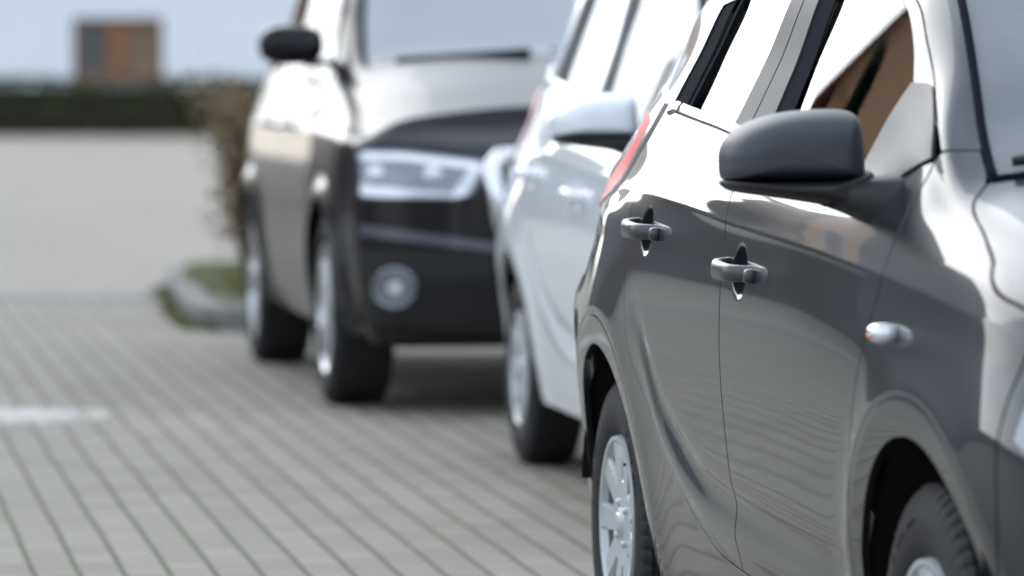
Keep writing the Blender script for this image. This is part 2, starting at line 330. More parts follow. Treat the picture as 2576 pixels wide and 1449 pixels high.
# ---------------------------------------------------------------- wheels
def wheel_meshes(Rt, W, Rr, kind):
    """tyre, wheel disc and cover with their axis on y; the outer face looks to -y"""
    hw = W / 2; NS = 360
    side = [(-hw * .62, Rr - .004), (-hw * .80, Rr + .002), (-hw * .90, Rr + .012), (-hw * .97, Rr + .03), (-hw * 1.0, Rr + (Rt - Rr) * .45), (-hw * .985, Rr + (Rt - Rr) * .6), (-hw * .965, Rr + (Rt - Rr) * .64),
            (-hw * .96, Rr + (Rt - Rr) * .72), (-hw * .90, Rr + (Rt - Rr) * .87), (-hw * .84, Rt - .008), (-hw * .78, Rt - .004)]
    tr = []
    for k in range(-19, 20):
        y = k / 19 * .76 * hw; g = any(abs(y / hw - c) < .045 for c in (-.5, -.17, .17, .5))
        tr.append((y, Rt - .0025 * (y / hw) ** 2 - (.007 if g else 0), 1 if g else 0))
    prof = [(y, r, 0) for y, r in side] + tr + [(-y, r, 0) for y, r in side[::-1]]
    V = []; F = []
    for n, (y, r, g) in enumerate(prof):
        for k in range(NS):
            w = 2 * math.pi * k / NS; rr = r
            ay = abs(y) / hw
            if ay > .55 and r > Rt - .03 and (k + (3 if y > 0 else 0)) % 6 < 2 and ay < .93: rr -= .006
            if .22 < ay < .45 and not g and r > Rt - .01 and k % 6 == 3: rr -= .005
            V.append((rr * math.cos(w), y, rr * math.sin(w)))
    for i in range(len(prof) - 1):
        for k in range(NS): F.append((i * NS + k, i * NS + (k + 1) % NS, (i + 1) * NS + (k + 1) % NS, (i + 1) * NS + k))
    # raised sidewall marks
    mb = MB(); mb.add(V, F)
    for a0 in (.35, 2.45, 4.5):
        for q in range(9):
            w = a0 + q * .075; r = Rr + (Rt - Rr) * .50
            if q % 4 == 3: continue
            c, s_ = math.cos(w), math.sin(w)
            for du in ((-.0045, 0), (.0045, 0), (0, .004 if q % 2 else -.004)):
                rr = r + du[1]; c2 = (rr * c - du[0] * s_, -hw * 1.0, rr * s_ + du[0] * c)
                m = bmesh.new(); bmesh.ops.create_cube(m, size=1); bmesh.ops.scale(m, vec=(.010 if du[0] else .002, .0016, .0018 if du[0] else .008), verts=m.verts)
                bmesh.ops.transform(m, matrix=Matrix.Translation(c2) @ Matrix.Rotation(-w, 4, 'Y'), verts=m.verts); m.verts.index_update()
                mb.add([v.co[:] for v in m.verts], [[v.index for v in f.verts] for f in m.faces]); m.free()
    tyre = mb
    disc = MB(); disc.lathe_y([(-hw * .2, .0), (-hw * .2, .06), (-hw * .1, .1), (-hw * .15, Rr - .03), (-hw * .66, Rr - .006), (-hw * .72, Rr - .002), (hw * .8, Rr - .004), (hw * .8, .02)], 72)
    # cover: polar grid with windows let into it
    cov = MB(); nr, na = 46, 378; V = []; F = []; I = []
    if kind == 'cover': nw, r0, r1, Rc = 9, .50, .91, Rr + .003
    else: nw, r0, r1, Rc = 5, .30, .93, Rr
    yb = -hw * .80
    def inside(x, a):
        p = 2 * math.pi / nw; q = abs((a + p / 2) % p - p / 2)
        if kind == 'cover':
            hwid = .10 + .11 * (x - r0) / (r1 - r0); rr = (x - (r0 + r1) / 2) / ((r1 - r0) / 2)
            d = max(abs(rr), q / hwid); return d
        hwid = .40 - .05 * x; rr = (x - (r0 + r1) / 2) / ((r1 - r0) / 2); return max(abs(rr), q / hwid)
    for i in range(nr + 1):
        x = i / nr
        for k in range(na):
            a = 2 * math.pi * k / na; d = inside(x, a)
            y = yb - .010 + .016 * (1 - x) * (1 if x > .3 else x / .3) - (.004 if .93 < x < .985 else 0)
            if x < .16: y -= .004
            s_ = min(1, max(0, (1.06 - d) / .16)); s_ = s_ * s_ * (3 - 2 * s_)
            y += s_ * (.011 if kind == 'cover' else .03)
            if x == 1: y += .012
            V.append((x * Rc * math.cos(a), y, x * Rc * math.sin(a)))
    for i in range(nr):
        for k in range(na):
            d = inside((i + .5) / nr, 2 * math.pi * (k + .5) / na)
            F.append((i * na + k, i * na + (k + 1) % na, (i + 1) * na + (k + 1) % na, (i + 1) * na + k)); I.append(1 if d < .90 else 0)
    cov.V = V; cov.F = F; cov.I = I
    nl = 4 if kind == 'cover' else 5
    for q in range(nl):
        w = 2 * math.pi * q / nl + .6; rr = Rc * .27
        v, f = sph((rr * math.cos(w), yb + .004, rr * math.sin(w)), (.0085, .012, .0085), 8, .8); cov.add(v, f, 0)
    v, f = sph((0, yb - .002, 0), (.024, .012, .024), 10, .7); cov.add(v, f, 0)
    if kind == 'cover':     # valve
        cov.tube([(Rc * .82 * .5, yb, Rc * .82 * .86), (Rc * .80 * .5, yb - .012, Rc * .80 * .86)], .0035, 8, 1)
    return tyre, disc, cov
def build_wheels(car, Rt, W, Rr, kind, places, steer=0.):
    ty, di, co = wheel_meshes(Rt, W, Rr, kind); first = None
    for n, (t, o, side) in enumerate(places):
        if first is None:
            w = di.build('wheel', M['steel'], car, True); a = ty.build('tyre', M['tyre'], w, False); b = co.build('wheel_cover' if kind == 'cover' else 'alloy_rim', [M['cover'] if kind == 'cover' else M['alloy'], M['recess'] if kind == 'cover' else M['dark']], w, True)
            a.data.polygons.foreach_set('use_smooth', [True] * len(a.data.polygons)); a.data.set_sharp_from_angle(angle=R(35)); b.data.set_sharp_from_angle(angle=R(40))
            first = (w, a, b)
        else:
            w = first[0].copy(); col.objects.link(w); w.parent = car
            for c in first[1:]:
                d = c.copy(); col.objects.link(d); d.parent = w
        w.location = (t, -side * (o - W / 2), Rt); w.rotation_euler = (0, R(37 * n), 0 if side > 0 else math.pi)
        if side < 0: w.rotation_euler = (0, 0, math.pi)

def liner(cx, cz, r, o0, o1, side, lo=-.18):
    """wheel-arch liner: an inner barrel closed at its back"""
    mb = MB(); n = 40; A = [math.pi * (lo + (1 - 2 * lo) * k / n) for k in range(n + 1)]; V = []; F = []
    for o, rr in ((o0, r), (o1, r * .99), (o1, r * .3)):
        for a in A: V.append((cx + rr * math.cos(a), -side * o, cz + rr * math.sin(a)))
    for i in range(2):
        for k in range(n): F.append((i * (n + 1) + k, i * (n + 1) + k + 1, (i + 1) * (n + 1) + k + 1, (i + 1) * (n + 1) + k))
    mb.add(V, F); return mb

def arch(cx, cz, r, a0, a1, n=60):
    return [(cx + r * math.cos(a), cz + r * math.sin(a)) for a in np.linspace(a0, a1, n)]

# ---------------------------------------------------------------- small hatchback
WB, RT, ARC = 2.525, .30, .37
def hatch_surface(cup=.021):
    zk = [.20, .26, .34, .42, .50, .58, .66, .74, .82, .90, .955]
    ok = [.772, .790, .806, .816, .824, .834, .8435, .8480, .8465, .8385, .831]
    TS = [-.64, -.60, -.5, -.35, -.2, 0, .35, .8, 1.22, 1.7, 2.1, 2.3, 2.45, 2.6, 2.8, 3.0, 3.15, 3.25, 3.3]
    tap = [.45, .16, .055, .022, .004, 0, 0, 0, 0, 0, .003, .006, .009, .014, .028, .06, .12, .24, .45]
    tu = [.09, .08, .07, .05, .030, .012, .002, 0, 0, 0, .002, .004, .006, .01, .014, .02, .03, .03, .03]
    TN = [-.64, -.5, -.2, 0, .35, .8, 1.22, 1.8, 2.1, 2.3, 2.45, 2.6, 2.8, 3.0, 3.15, 3.25, 3.3]
    z11 = [.98, 1.00, 1.00, 1.00, 1.015, 1.005, 1.00, .988, .975, .962, .945, .935, .915, .865, .80, .75, .70]
    g = (np.interp(TS, TN, z11) - .045 - .5) / (.955 - .5)
    nodes = []
    for z, o in zip(zk, ok):
        zz = [.5 + (z - .5) * gg if z > .5 else z for gg in g]
        nodes.append((TS, [o - a - (b if z > .85 else b * .5 if z > .78 else 0) for a, b in zip(tap, tu)], zz))
    nodes.append((TN, [.40, .715, .757, .785, .808, .824, .828, .823, .817, .811, .805, .794, .772, .735, .66, .55, .38], z11))
    nodes.append((TN, [.37, .67, .718, .738, .745, .757, .767, .767, .766, .766, .766, .762, .738, .70, .63, .52, .36],
                  [1.00, 1.06, 1.09, 1.13, 1.168, 1.142, 1.115, 1.07, 1.06, 1.045, 1.003, .972, .935, .882, .82, .77, .715]))
    TM = [-.64, -.5, -.2, 0, .35, .8, 1.22, 1.8, 2.1, 2.3, 2.45, 2.6, 2.8, 3.0, 3.15, 3.25, 3.3]
    nodes.append((TM, [.34, .62, .655, .672, .700, .710, .712, .712, .712, .735, .742, .738, .712, .67, .60, .49, .33],
                  [1.02, 1.12, 1.20, 1.235, 1.265, 1.255, 1.24, 1.215, 1.165, 1.085, 1.022, .987, .948, .893, .83, .78, .725]))
    nodes.append((TM, [.32, .59, .572, .602, .622, .630, .628, .625, .657, .705, .722, .714, .69, .64, .57, .46, .30],
                  [1.03, 1.17, 1.36, 1.39, 1.415, 1.43, 1.43, 1.388, 1.245, 1.130, 1.045, 1.003, .958, .902, .84, .79, .735]))
    TE = [-.64, -.5, -.2, 0, .35, .8, 1.22, 1.6, 1.8, 1.95, 2.15, 2.33, 2.42, 2.5, 2.6, 2.8, 3.0, 3.15, 3.25, 3.3]
    nodes.append((TE, [.28, .52, .51, .53, .55, .56, .565, .565, .575, .597, .63, .662, .672, .68, .682, .66, .61, .54, .44, .28],
                  [1.04, 1.19, 1.395, 1.42, 1.44, 1.452, 1.455, 1.44, 1.412, 1.353, 1.235, 1.120, 1.070, 1.042, 1.018, .972, .915, .853, .80, .745]))
    nodes.append((TE, [.14, .27, .26, .27, .28, .28, .28, .28, .285, .29, .30, .31, .315, .32, .33, .33, .31, .27, .22, .14],
                  [1.05, 1.21, 1.42, 1.445, 1.465, 1.475, 1.476, 1.462, 1.437, 1.385, 1.285, 1.19, 1.145, 1.105, 1.058, 1.005, .95, .89, .83, .76]))
    nodes.append((TE, [0] * 20, [1.055, 1.22, 1.43, 1.453, 1.472, 1.482, 1.484, 1.470, 1.447, 1.395, 1.298, 1.208, 1.165, 1.128, 1.075, 1.015, .962, .90, .84, .77]))
    zc = ([-.6, -.2, .33, .8, 1.22, 1.9, 2.35, 2.8, 3.3], [.97, .99, 1.0, .985, .963, .94, .912, .87, .78])
    zg = ([-.6, .45, .62, .85, 1.0, 1.3, 1.8, 2.3, 3.3], [.90, .74, .60, .505, .47, .445, .425, .41, .40])
    hand = [(.50, .925), (1.365, .880)]
    def feat(t, z, v):
        d = z - pchip(*zc, t); f = .0042 * np.exp(-np.sqrt((d / .020) ** 2 + .03)) * np.clip((3.0 - t) / .4, 0, 1) * np.clip((t + .5) / .4, 0, 1)
        gz = pchip(*zg, t); a = np.clip((t - .35) / .4, 0, 1) * np.clip((2.35 - t) / .4, 0, 1)
        f = f - .0065 * a * np.exp(-((z - gz) / .032) ** 2) + .0045 * a * np.exp(-((z - gz + .062) / .03) ** 2)
        for ct in (0., WB):
            r = np.hypot(t - ct, z - RT); dr = r - .436; q = np.where(dr < 0, 1 + dr / .11, np.exp(-(np.maximum(dr, 0) / (.085 if ct == 0 else .045)) ** 1.4)) 
            q = np.maximum(q, 0) - .25 * np.exp(-(np.abs(dr) / .006))
            f = f + .009 * q * np.clip((.95 - z) / .1, 0, 1) * np.clip((z - .1) / .1, 0, 1)
        for ht, hz in hand:
            r = ((t - ht) / .058) ** 2 + ((z - hz) / .048) ** 2; q = np.clip(1.15 - r, 0, 1); f = f - cup * q * q * (3 - 2 * q)
        return f
    return Surf(nodes, -.64, 3.3, 1.22, 3.2, 2.6, feat)

def handle(S, t, z, parent, mt):
    """strap handle bowed out of the door skin, with its key barrel cover"""
    n = 26; V = []; F = []; m = 20
    o0 = float(S.P(np.array(t + .12), np.array(S.v(t + .12, z)))[1])
    for i in range(n + 1):
        u = i / n; tt = t - .098 + .19 * u
        bow = (1 - abs(2 * u - 1) ** 4.5); o = o0 - .010 + .044 * bow
        h = .0195 - .005 * u; th = .0095 + .002 * (1 - bow)
        zz = z - .004 * (u - .5) + .001
        dx = 4 * .044 * (-(abs(2 * u - 1) ** 3.5) * 2.25 * math.copysign(1, 2 * u - 1)) / .19 / 2
        L_ = math.hypot(1, dx); nx, no = -dx / L_, 1 / L_
        for k in range(m):
            a = 2 * math.pi * k / m; ca, sa = math.cos(a), math.sin(a)
            cc = math.copysign(abs(ca) ** .75, ca) * th; ss = math.copysign(abs(sa) ** .75, sa) * h
            V.append((tt + nx * cc, -(o + no * cc), zz + ss))
    for i in range(n):
        for k in range(m): F.append((i * m + k, i * m + (k + 1) % m, (i + 1) * m + (k + 1) % m, (i + 1) * m + k))
    mb = MB(); mb.add(V, F)
    v, f = sph((t + .112, -(o0 + .006), z - .004), (.014, .013, .0135), 12, .75); mb.add(v, f)
    mb.build('handle', mt, parent, True)

def hatchback(name, P, Q, SH, tall=1.):
    """P: materials for paint, mirror cap, handle; Q: fine (True) or coarse"""
    S = SH; car = empty(name); k = 1. if Q else .45
    N = lambda n: max(6, int(n * k)); pm = P['paint']
    w = S.w; v14, v15 = w[14], w[15]; vc = 1.0
    zb = lambda t: float(np.interp(t, [-.2, .0, .35, .8, 1.22, 1.8, 2.1, 2.3], [1.10, 1.135, 1.172, 1.146, 1.119, 1.074, 1.064, 1.05]))
    Bl = [(1.222, .325), (1.218, .5), (1.215, .8), (1.218, .95), (1.228, 1.05), (1.235, zb(1.235))]
    Al = [(2.10, .30), (2.125, .42), (2.165, .56), (2.215, .70), (2.275, .82), (2.335, .92), (2.345, .98), (2.325, 1.045), (2.30, 1.095)]
    Rear = [(.33, .72), (.312, .80), (.305, .88), (.305, .96), (.30, 1.05), (.295, zb(.295))]
    arc = [(1.222, .325), (1.05, .338), (.90, .375), (.76, .430), (.60, .515), (.48, .595), (.385, .66), (.33, .72)]
    body = []; bmi = []
    for s in (1, -1):
        n = (lambda q: N(q)) if s > 0 else (lambda q: N(q * .4))
        # rear door
        g = coons(S, tz(S, arc[::-1]), tz(S, [(t, zb(t)) for t in np.linspace(.295, 1.235, 12)]), tz(S, Rear), tz(S, Bl), n(240), n(260))
        rd = patches('door', pm, car, [patch_geo(S, g, s)])
        # front door
        g = coons(S, tz(S, [(1.222, .325), (1.6, .31), (2.10, .30)]), tz(S, [(t, zb(t)) for t in np.linspace(1.235, 2.15, 12)] + [(2.30, 1.095)]), tz(S, Bl), tz(S, Al), n(240), n(260))
        fd = patches('door', pm, car, [patch_geo(S, g, s)])
        # fender
        a_ = arch(WB, RT, ARC, math.pi + .05, R(15), 60); sm = [(WB + ARC * math.cos(R(15)), RT + ARC * math.sin(R(15))), (2.905, .50), (2.93, .64), (2.94, .76), (2.965, .84), (2.975, .875)]
        Afull = [(2.135, .26)] + Al
        bot = tz(S, [(2.135, .26)] + a_, 160)
        hs = [(2.43, 1.062), (2.52, 1.012), (2.62, .985), (2.72, .955), (2.79, .925), (2.83, .905), (2.90, .892), (2.975, .875)]
        top = join(tz(S, [Al[-1], (2.32, 1.112)], 6), tv([(2.32, S.v(2.32, 1.112)), (2.345, v15)], 8), tv([(2.345, v15), (2.40, v15), (2.44, v15 - .004)], 10), tz(S, [(2.44, S.P(2.44, v15 - .004)[2]), (2.52, 1.020), (2.62, .985), (2.72, .952), (2.78, .925), (2.83, .906), (2.90, .892), (2.975, .875)], 60))
        g = coons(S, bot, top, tz(S, Afull), tz(S, sm), n(170), n(150))
        patches('fender', pm, car, [patch_geo(S, g, s, roll='brt' if 0 else 'blrt')])
        # quarter panel and sill (welded body)
        qa = arch(0, RT, ARC, R(165), 0.02, 70)
        Pp = (.60, .515)
        g = coons(S, tz(S, qa + [(.385, .235)], 160), tz(S, [(-.36, 1.0), (-.2, 1.08), (0, 1.13), (.295, zb(.295))]),
                  tz(S, [qa[0], (-.37, .6), (-.365, .8), (-.36, 1.0)]), join(tz(S, [(.385, .235), (.48, .38), Pp], 30), tz(S, arc[4:], 40), tz(S, Rear, 50)), n(130), n(170))
        body.append(patch_geo(S, g, s, roll='bl')); bmi.append(0)
        g = coons(S, tz(S, [(.385, .215), (2.13, .215)]), join(tz(S, arc[:5][::-1], 40), tz(S, [(1.222, .325), (1.6, .31), (2.10, .30)], 60)),
                  tz(S, [(.385, .215), (.48, .38), Pp]), tz(S, [(2.13, .215), (2.10, .30)]), n(160), n(26))
        body.append(patch_geo(S, g, s, roll='b')); bmi.append(0)
        # C pillar
        g = coons(S, tz(S, [(-.36, 1.0), (-.2, 1.08), (0, 1.13), (.295, zb(.295))]), tv([(-.26, v14), (.43, v14)]),
                  tz(S, [(-.36, 1.0), (-.34, 1.1), (-.30, 1.25), (-.26, S.P(-.26, v14)[2])]), tz(S, [(.295, zb(.295)), (.33, 1.25), (.385, 1.36), (.43, S.P(.43, v14)[2])]), n(50), n(50))
        body.append(patch_geo(S, g, s, roll='')); bmi.append(0)
        # roof half
        g = coons(S, tv([(-.26, v14), (1.70, v14)]), tv([(-.26, vc), (1.42, vc)]), tv([(-.26, v14), (-.26, vc)]), tv([(1.70, v14), (1.70, v15), (1.5, .93), (1.42, vc)]), n(60), n(30))
        body.append(patch_geo(S, g, s, roll='')); bmi.append(0)
        # A pillar
        g = coons(S, tv([(2.31, S.v(2.31, 1.108)), (2.345, v15)], 12), tv([(1.70, v14), (1.70, v15)], 12), tz(S, [(2.31, 1.108), (2.24, 1.148), (2.15, 1.195), (2.0, 1.278), (1.88, 1.345), (1.70, S.P(1.70, v14)[2])]), tv([(2.345, v15), (2.15, v15), (1.9, v15), (1.70, v15)]), n(26), n(90))
        body.append(patch_geo(S, g, s, roll='bl')); bmi.append(0)
        # rear end with hatch
        g = coons(S, tz(S, [(-.64, .24), (-.36, .24)]), tv([(-.64, vc), (-.26, vc)]), tv([(-.64, S.v(-.64, .24)), (-.64, vc)]),
                  join(tz(S, [(-.36, .24), (-.37, .6), (-.365, .8), (-.36, 1.0), (-.34, 1.1), (-.30, 1.25), (-.26, S.P(-.26, v14)[2])], 60), tv([(-.26, v14), (-.26, vc)], 30)), n(50), n(110))
        body.append(patch_geo(S, g, s, roll='')); bmi.append(0)
        # front bumper
        nb = [(WB + ARC * math.cos(R(15)), RT + ARC * math.sin(R(15)))]
        g = coons(S, tz(S, arch(WB, RT, ARC, R(-12), R(15), 12)[:1] + [(3.3, .22)]), tz(S, [(2.975, .875), (3.08, .84), (3.18, .78), (3.3, .69)]),
                  tz(S, arch(WB, RT, ARC, R(-12), R(15), 12) + sm[1:]), tz(S, [(3.3, .22), (3.3, .69)]), n(70), n(80))
        patches('front_bumper', pm, car, [patch_geo(S, g, s, roll='l')])
        # hood half
        g = coons(S, join(tv([(2.44, v15 + .001), (2.44, v15 - .004)], 4), tz(S, [(2.44, S.P(2.44, v15 - .004)[2]), (2.52, 1.020), (2.62, .985), (2.72, .952), (2.78, .925), (2.83, .906), (2.90, .892), (2.975, .875), (3.08, .84), (3.18, .78), (3.28, .71)], 90)),
                  tv([(2.72, vc), (3.28, vc)]), tv([(2.44, v15 + .001), (2.56, .92), (2.70, .97), (2.72, vc)]), tv([(3.28, S.v(3.28, .71)), (3.28, vc)]), n(90), n(60))
        body_h = patch_geo(S, g, s, roll='blr')
        patches('hood', pm, car, [body_h])
        # headlight
        hl = [(2.985, .70), (3.06, .665), (3.16, .64), (3.24, .62)]; ht = [(3.00, .82), (3.07, .815), (3.14, .775), (3.24, .71)]
        g = coons(S, tz(S, hl), tz(S, ht), tz(S, [hl[0], ht[0]]), tz(S, [hl[-1], ht[-1]]), n(30), n(16))
        patches('headlight', M['lamp_dark'], car, [patch_geo(S, g, s, off=.003, gap=0, depth=.01)])
        # tail light at the rear corner
        g = coons(S, tz(S, [(-.50, .93), (-.28, .95), (-.06, .985)]), tz(S, [(-.40, 1.20), (-.1, 1.205), (.215, 1.172)]), tz(S, [(-.50, .93), (-.47, 1.05), (-.40, 1.20)]), tz(S, [(-.06, .985), (0, 1.022), (.05, 1.056), (.117, 1.094), (.172, 1.131), (.215, 1.172)]), n(60), n(60))
        lens = patches('tail_light', [M['lamp'], P.get('red', M['red'])], car, [patch_geo(S, g, s, off=.006, gap=0, depth=.02)])
        nu = g.shape[1]; me = lens.data; mi = np.zeros(len(me.polygons), dtype=np.int32); kk = 0
        for i in range(g.shape[0] - 1):
            for j in range(nu - 1):
                u_, v_ = j / nu, i / g.shape[0]
                if .22 + .35 * v_ < u_ < .95 and v_ < .76: mi[kk] = 1
                kk += 1
        me.polygons.foreach_set('material_index', mi)
        # glass and frames
        def fr(bt, tp, lf, rt, off, nm, m_, par, gap=.0, nn=(24, 40), rolls=''):
            g = coons(S, tz(S, bt), tz(S, tp), tz(S, lf), tz(S, rt), n(nn[0]), n(nn[1]))
            if m_ is M['win']: return patches(nm, P.get('glass', m_), par, [glass_geo(S, g, s, off)])
            return patches(nm, m_, par, [patch_geo(S, g, s, off=off, gap=gap, roll=rolls, depth=.008 if off >= 0 else .002)])
        zt = lambda t: float(np.interp(t, [.3, .45, .8, 1.22, 1.6, 1.7, 1.84, 2.03], [1.36, 1.375, 1.39, 1.392, 1.385, 1.378, 1.340, 1.22]))
        belt = lambda a, b, e=0: [(t, zb(t) + e) for t in np.linspace(a, b, 8)]
        # rear door: black rear frame, quarter light, divider, glass, painted front frame
        fr(belt(.295, .43, .0), [(.385, zt(.385)), (.50, zt(.5))], [(.295, zb(.295)), (.33, 1.25), (.385, zt(.385))], [(.43, zb(.43)), (.46, 1.27), (.50, zt(.5))], -.004, 'window_frame', P.get('seal', M['seal']), rd, 0, (14, 50))
        fr(belt(.42, .485), [(.49, zt(.5)), (.585, zt(.585))], [(.42, zb(.42)), (.45, 1.27), (.49, zt(.5))], [(.485, zb(.485)), (.53, 1.27), (.585, zt(.585))], -.010, 'quarter_glass', M['win'], rd, 0, (14, 50))
        fr(belt(.478, .503), [(.585, zt(.585)), (.612, zt(.61))], [(.478, zb(.478)), (.525, 1.27), (.585, zt(.585))], [(.503, zb(.503)), (.55, 1.27), (.612, zt(.61))], .001, 'window_divider', P.get('seal', M['seal']), rd, 0, (8, 50))
        fr(belt(.50, .965), [(.605, zt(.61)), (1.045, zt(1.045))], [(.50, zb(.5)), (.545, 1.27), (.605, zt(.605))], [(.965, zb(.965)), (1.005, 1.27), (1.045, zt(1.045))], -.008, 'window', M['win'], rd, 0, (40, 50))
        fr(belt(.955, 1.085, .0), [(1.035, zt(1.035)), (1.135, zt(1.135))], [(.955, zb(.955)), (1.0, 1.27), (1.035, zt(1.035))], [(1.085, zb(1.085)), (1.115, 1.27), (1.135, zt(1.135))], .0012, 'window_frame', P['bframe'], rd, .001, (14, 50), 'lr')
        fr(belt(1.085, 1.235, .0), [(1.135, zt(1.135)), (1.245, zt(1.245))], [(1.085, zb(1.085)), (1.115, 1.27), (1.135, zt(1.135))], [(1.235, zb(1.235)), (1.24, 1.27), (1.245, zt(1.245))], .0004, 'window_frame', P['bframe'], rd, .001, (14, 50), 'lr')
        # front door
        fr(belt(1.235, 1.345, .0), [(1.245, zt(1.245)), (1.355, zt(1.355))], [(1.235, zb(1.235)), (1.24, 1.27), (1.245, zt(1.245))], [(1.345, zb(1.345)), (1.35, 1.27), (1.355, zt(1.355))], -.003, 'window_frame', P.get('seal', M['seal']), fd, .001, (10, 50), 'l')
        fr(belt(1.335, 1.955), [(1.345, zt(1.345)), (1.6, zt(1.6)), (1.72, zt(1.72)), (1.84, zt(1.84))], [(1.335, zb(1.335)), (1.345, zt(1.345))], [(1.955, zb(1.955)), (1.99, 1.14), (2.03, 1.215), (1.94, 1.285), (1.84, zt(1.84))], -.009, 'window', M['win'], fd, 0, (50, 60))
        fr([(2.03, 1.215), (2.24, 1.145)], [(1.70, 1.378), (1.70, S.P(1.70, v14)[2])], [(2.03, 1.215), (1.94, 1.285), (1.84, 1.340), (1.70, 1.378)], [(2.24, 1.148), (2.15, 1.195), (2.0, 1.278), (1.88, 1.345), (1.70, S.P(1.70, v14)[2])], .0, 'window_frame', pm, fd, .0018, (12, 60), 'lr')
        # mirror sail
        fr([(1.955, zb(1.955) - .006), (2.15, 1.056), (2.29, 1.098)], [(2.028, 1.218), (2.10, 1.215), (2.16, 1.188)], [(1.955, zb(1.955) - .006), (1.99, 1.14), (2.028, 1.218)], [(2.29, 1.098), (2.24, 1.140), (2.16, 1.188)], .004, 'mirror_sail', M['plastic'], fd, 0, (26, 30))
        # upper frame strip below the roof rail
        for a, b, par in ((.385, 1.24, rd), (1.245, 1.70, fd)):
            fr([(t, zt(t)) for t in np.linspace(a, b, 8)], [(t, S.P(t, v14)[2]) for t in np.linspace(a + .01, b, 8)], [(a, zt(a)), (a + .01, S.P(a + .01, v14)[2])], [(b, zt(b)), (b, S.P(b, v14)[2])], .0, 'window_frame', pm, par, .001, (40, 8), 'lr')
        # belt moulding
        for (a, b, par) in ((.298, .40, rd), (.404, 1.232, rd), (1.238, 1.99, fd)):
            pts = []
            for t in np.linspace(a, b, 26):
                p = S.P(t, S.v(t, zb(t) - .006)); nn = S.N(np.array(t), np.array(S.v(t, zb(t) - .006))); pts.append((p, nn))
            V = []; F = []
            prof = [(-.013, -.006), (-.013, .003), (-.009, .0055), (.004, .006), (.011, .0035), (.013, -.002), (.013, -.012)]
            for p, nn in pts:
                up = np.array([0, nn[2] * -1, nn[1]]); up = up / np.linalg.norm(up)
                for (a_u, b_n) in prof:
                    q = p + up * a_u + nn * b_n; V.append((q[0], -s * q[1], q[2]))
            m_ = len(prof)
            for i in range(len(pts) - 1):
                for q in range(m_ - 1): F.append((i * m_ + q, i * m_ + q + 1, (i + 1) * m_ + q + 1, (i + 1) * m_ + q))
            F += [tuple(range(m_)), tuple(range(len(pts) * m_ - 1, len(pts) * m_ - m_ - 1, -1))]
            mobj('belt_moulding', V, F, M['gloss'], par)
        if s > 0:
            handle(S, .50, .925, rd, P['handle']); handle(S, 1.365, .880, fd, P['handle'])
        # windshield half, frit and seal
        g = coons(S, tv([(2.43, v15), (1.70, v15)]), tv([(2.72, vc), (1.44, vc)]), tv([(2.43, v15), (2.56, .92), (2.70, .97), (2.72, vc)]), tv([(1.70, v15), (1.5, .93), (1.44, vc)]), n(50), n(60))
        patches('windshield', M['wind'], car, [patch_geo(S, g, s, off=-.003, edge=False)])
        g = coons(S, tv([(2.43, v15), (1.70, v15)]), tv([(2.44, v15 + .035), (1.66, v15 + .035)]), tv([(2.43, v15), (2.44, v15 + .035)]), tv([(1.70, v15), (1.66, v15 + .035)]), n(50), 8)
        patches('windshield_border', M['frit'], car, [patch_geo(S, g, s, off=-.007, edge=False)])
        mb = MB(); L1 = [S.P(t, v15 + .004) + S.N(np.array(t), np.array(v15 + .004)) * .0005 for t in np.linspace(2.43, 1.70, 40)]
        mb.tube([(p[0], -s * p[1], p[2]) for p in L1], .0075, 8)
        L1 = [S.P(t_, v_) for t_, v_ in tv([(2.43, v15 + .004), (2.56, .92), (2.70, .97), (2.72, vc)], 30)]
        mb.tube([(p[0], -s * p[1], p[2]) for p in L1], .006, 8)
        mb.build('windshield_seal', M['seal'], car, True)
        # dark inner frame behind the gaps
        g = coons(S, tz(S, [(.40, .24), (2.12, .24)]), tz(S, [(.31, 1.09), (1.2, 1.06), (2.25, 1.03)]), tz(S, [(.40, .24), (.46, .42), (.40, .66), (.33, .72), (.31, 1.09)]), tz(S, [(2.12, .24), (2.15, .5), (2.25, 1.03)]), 30, 20)
        patches('inner_frame', M['dark'], car, [patch_geo(S, g, s, off=-.03, edge=False)])
        for cx in (0, WB): liner(cx, RT, .392, .80, .56, s, .05).build('arch_liner', M['dark'], car, True)
        # side repeater
        v_, f_ = sph((2.405, -s * .838, .826), (.040, .024, .0165), 16, .82); rp_ = MB(); rp_.add(v_, f_); rp = rp_.build('side_repeater', M['chrome'] if 0 else M['lamp'], car, True)
        v_, f_ = sph((2.41, -s * .862, .822), (.014, .0025, .004), 8, 1); rp_ = MB(); rp_.add(v_, f_); rp_.build('bulb', M['orange'], rp, True)
        # mirror
        mirror(car, s, P['cap'], P['base'], N)
    patches('body', [pm], car, body, bmi)
    mb = MB()
    ttop = float(S.P(-.27, vc)[2]); V = []; F = []; K = 16
    for i, t in enumerate(np.linspace(-.30, -.50, 10)):
        for j in range(K + 1):
            u = -1 + 2 * j / K; v_ = vc - (vc - v15) * abs(u); p = S.P(t, v_); V.append((t - .004, p[1] * (1 if u > 0 else -1), p[2] + .004))
    for i in range(9):
        for j in range(K): F.append((i * (K + 1) + j, i * (K + 1) + j + 1, (i + 1) * (K + 1) + j + 1, (i + 1) * (K + 1) + j))
    mobj('rear_window', V, F, M['win'], car)
    # floor pan, interior
    MB().box((1.25, 0, .26), (3.5, 1.36, .10), bev=.02).build('floor_pan', M['dark'], car)
    MB().box((3.0, 0, .45), (.08, 1.2, .3)).box((2.15, 0, .62), (.05, 1.36, .7)).build('bulkhead', M['dark'], car)
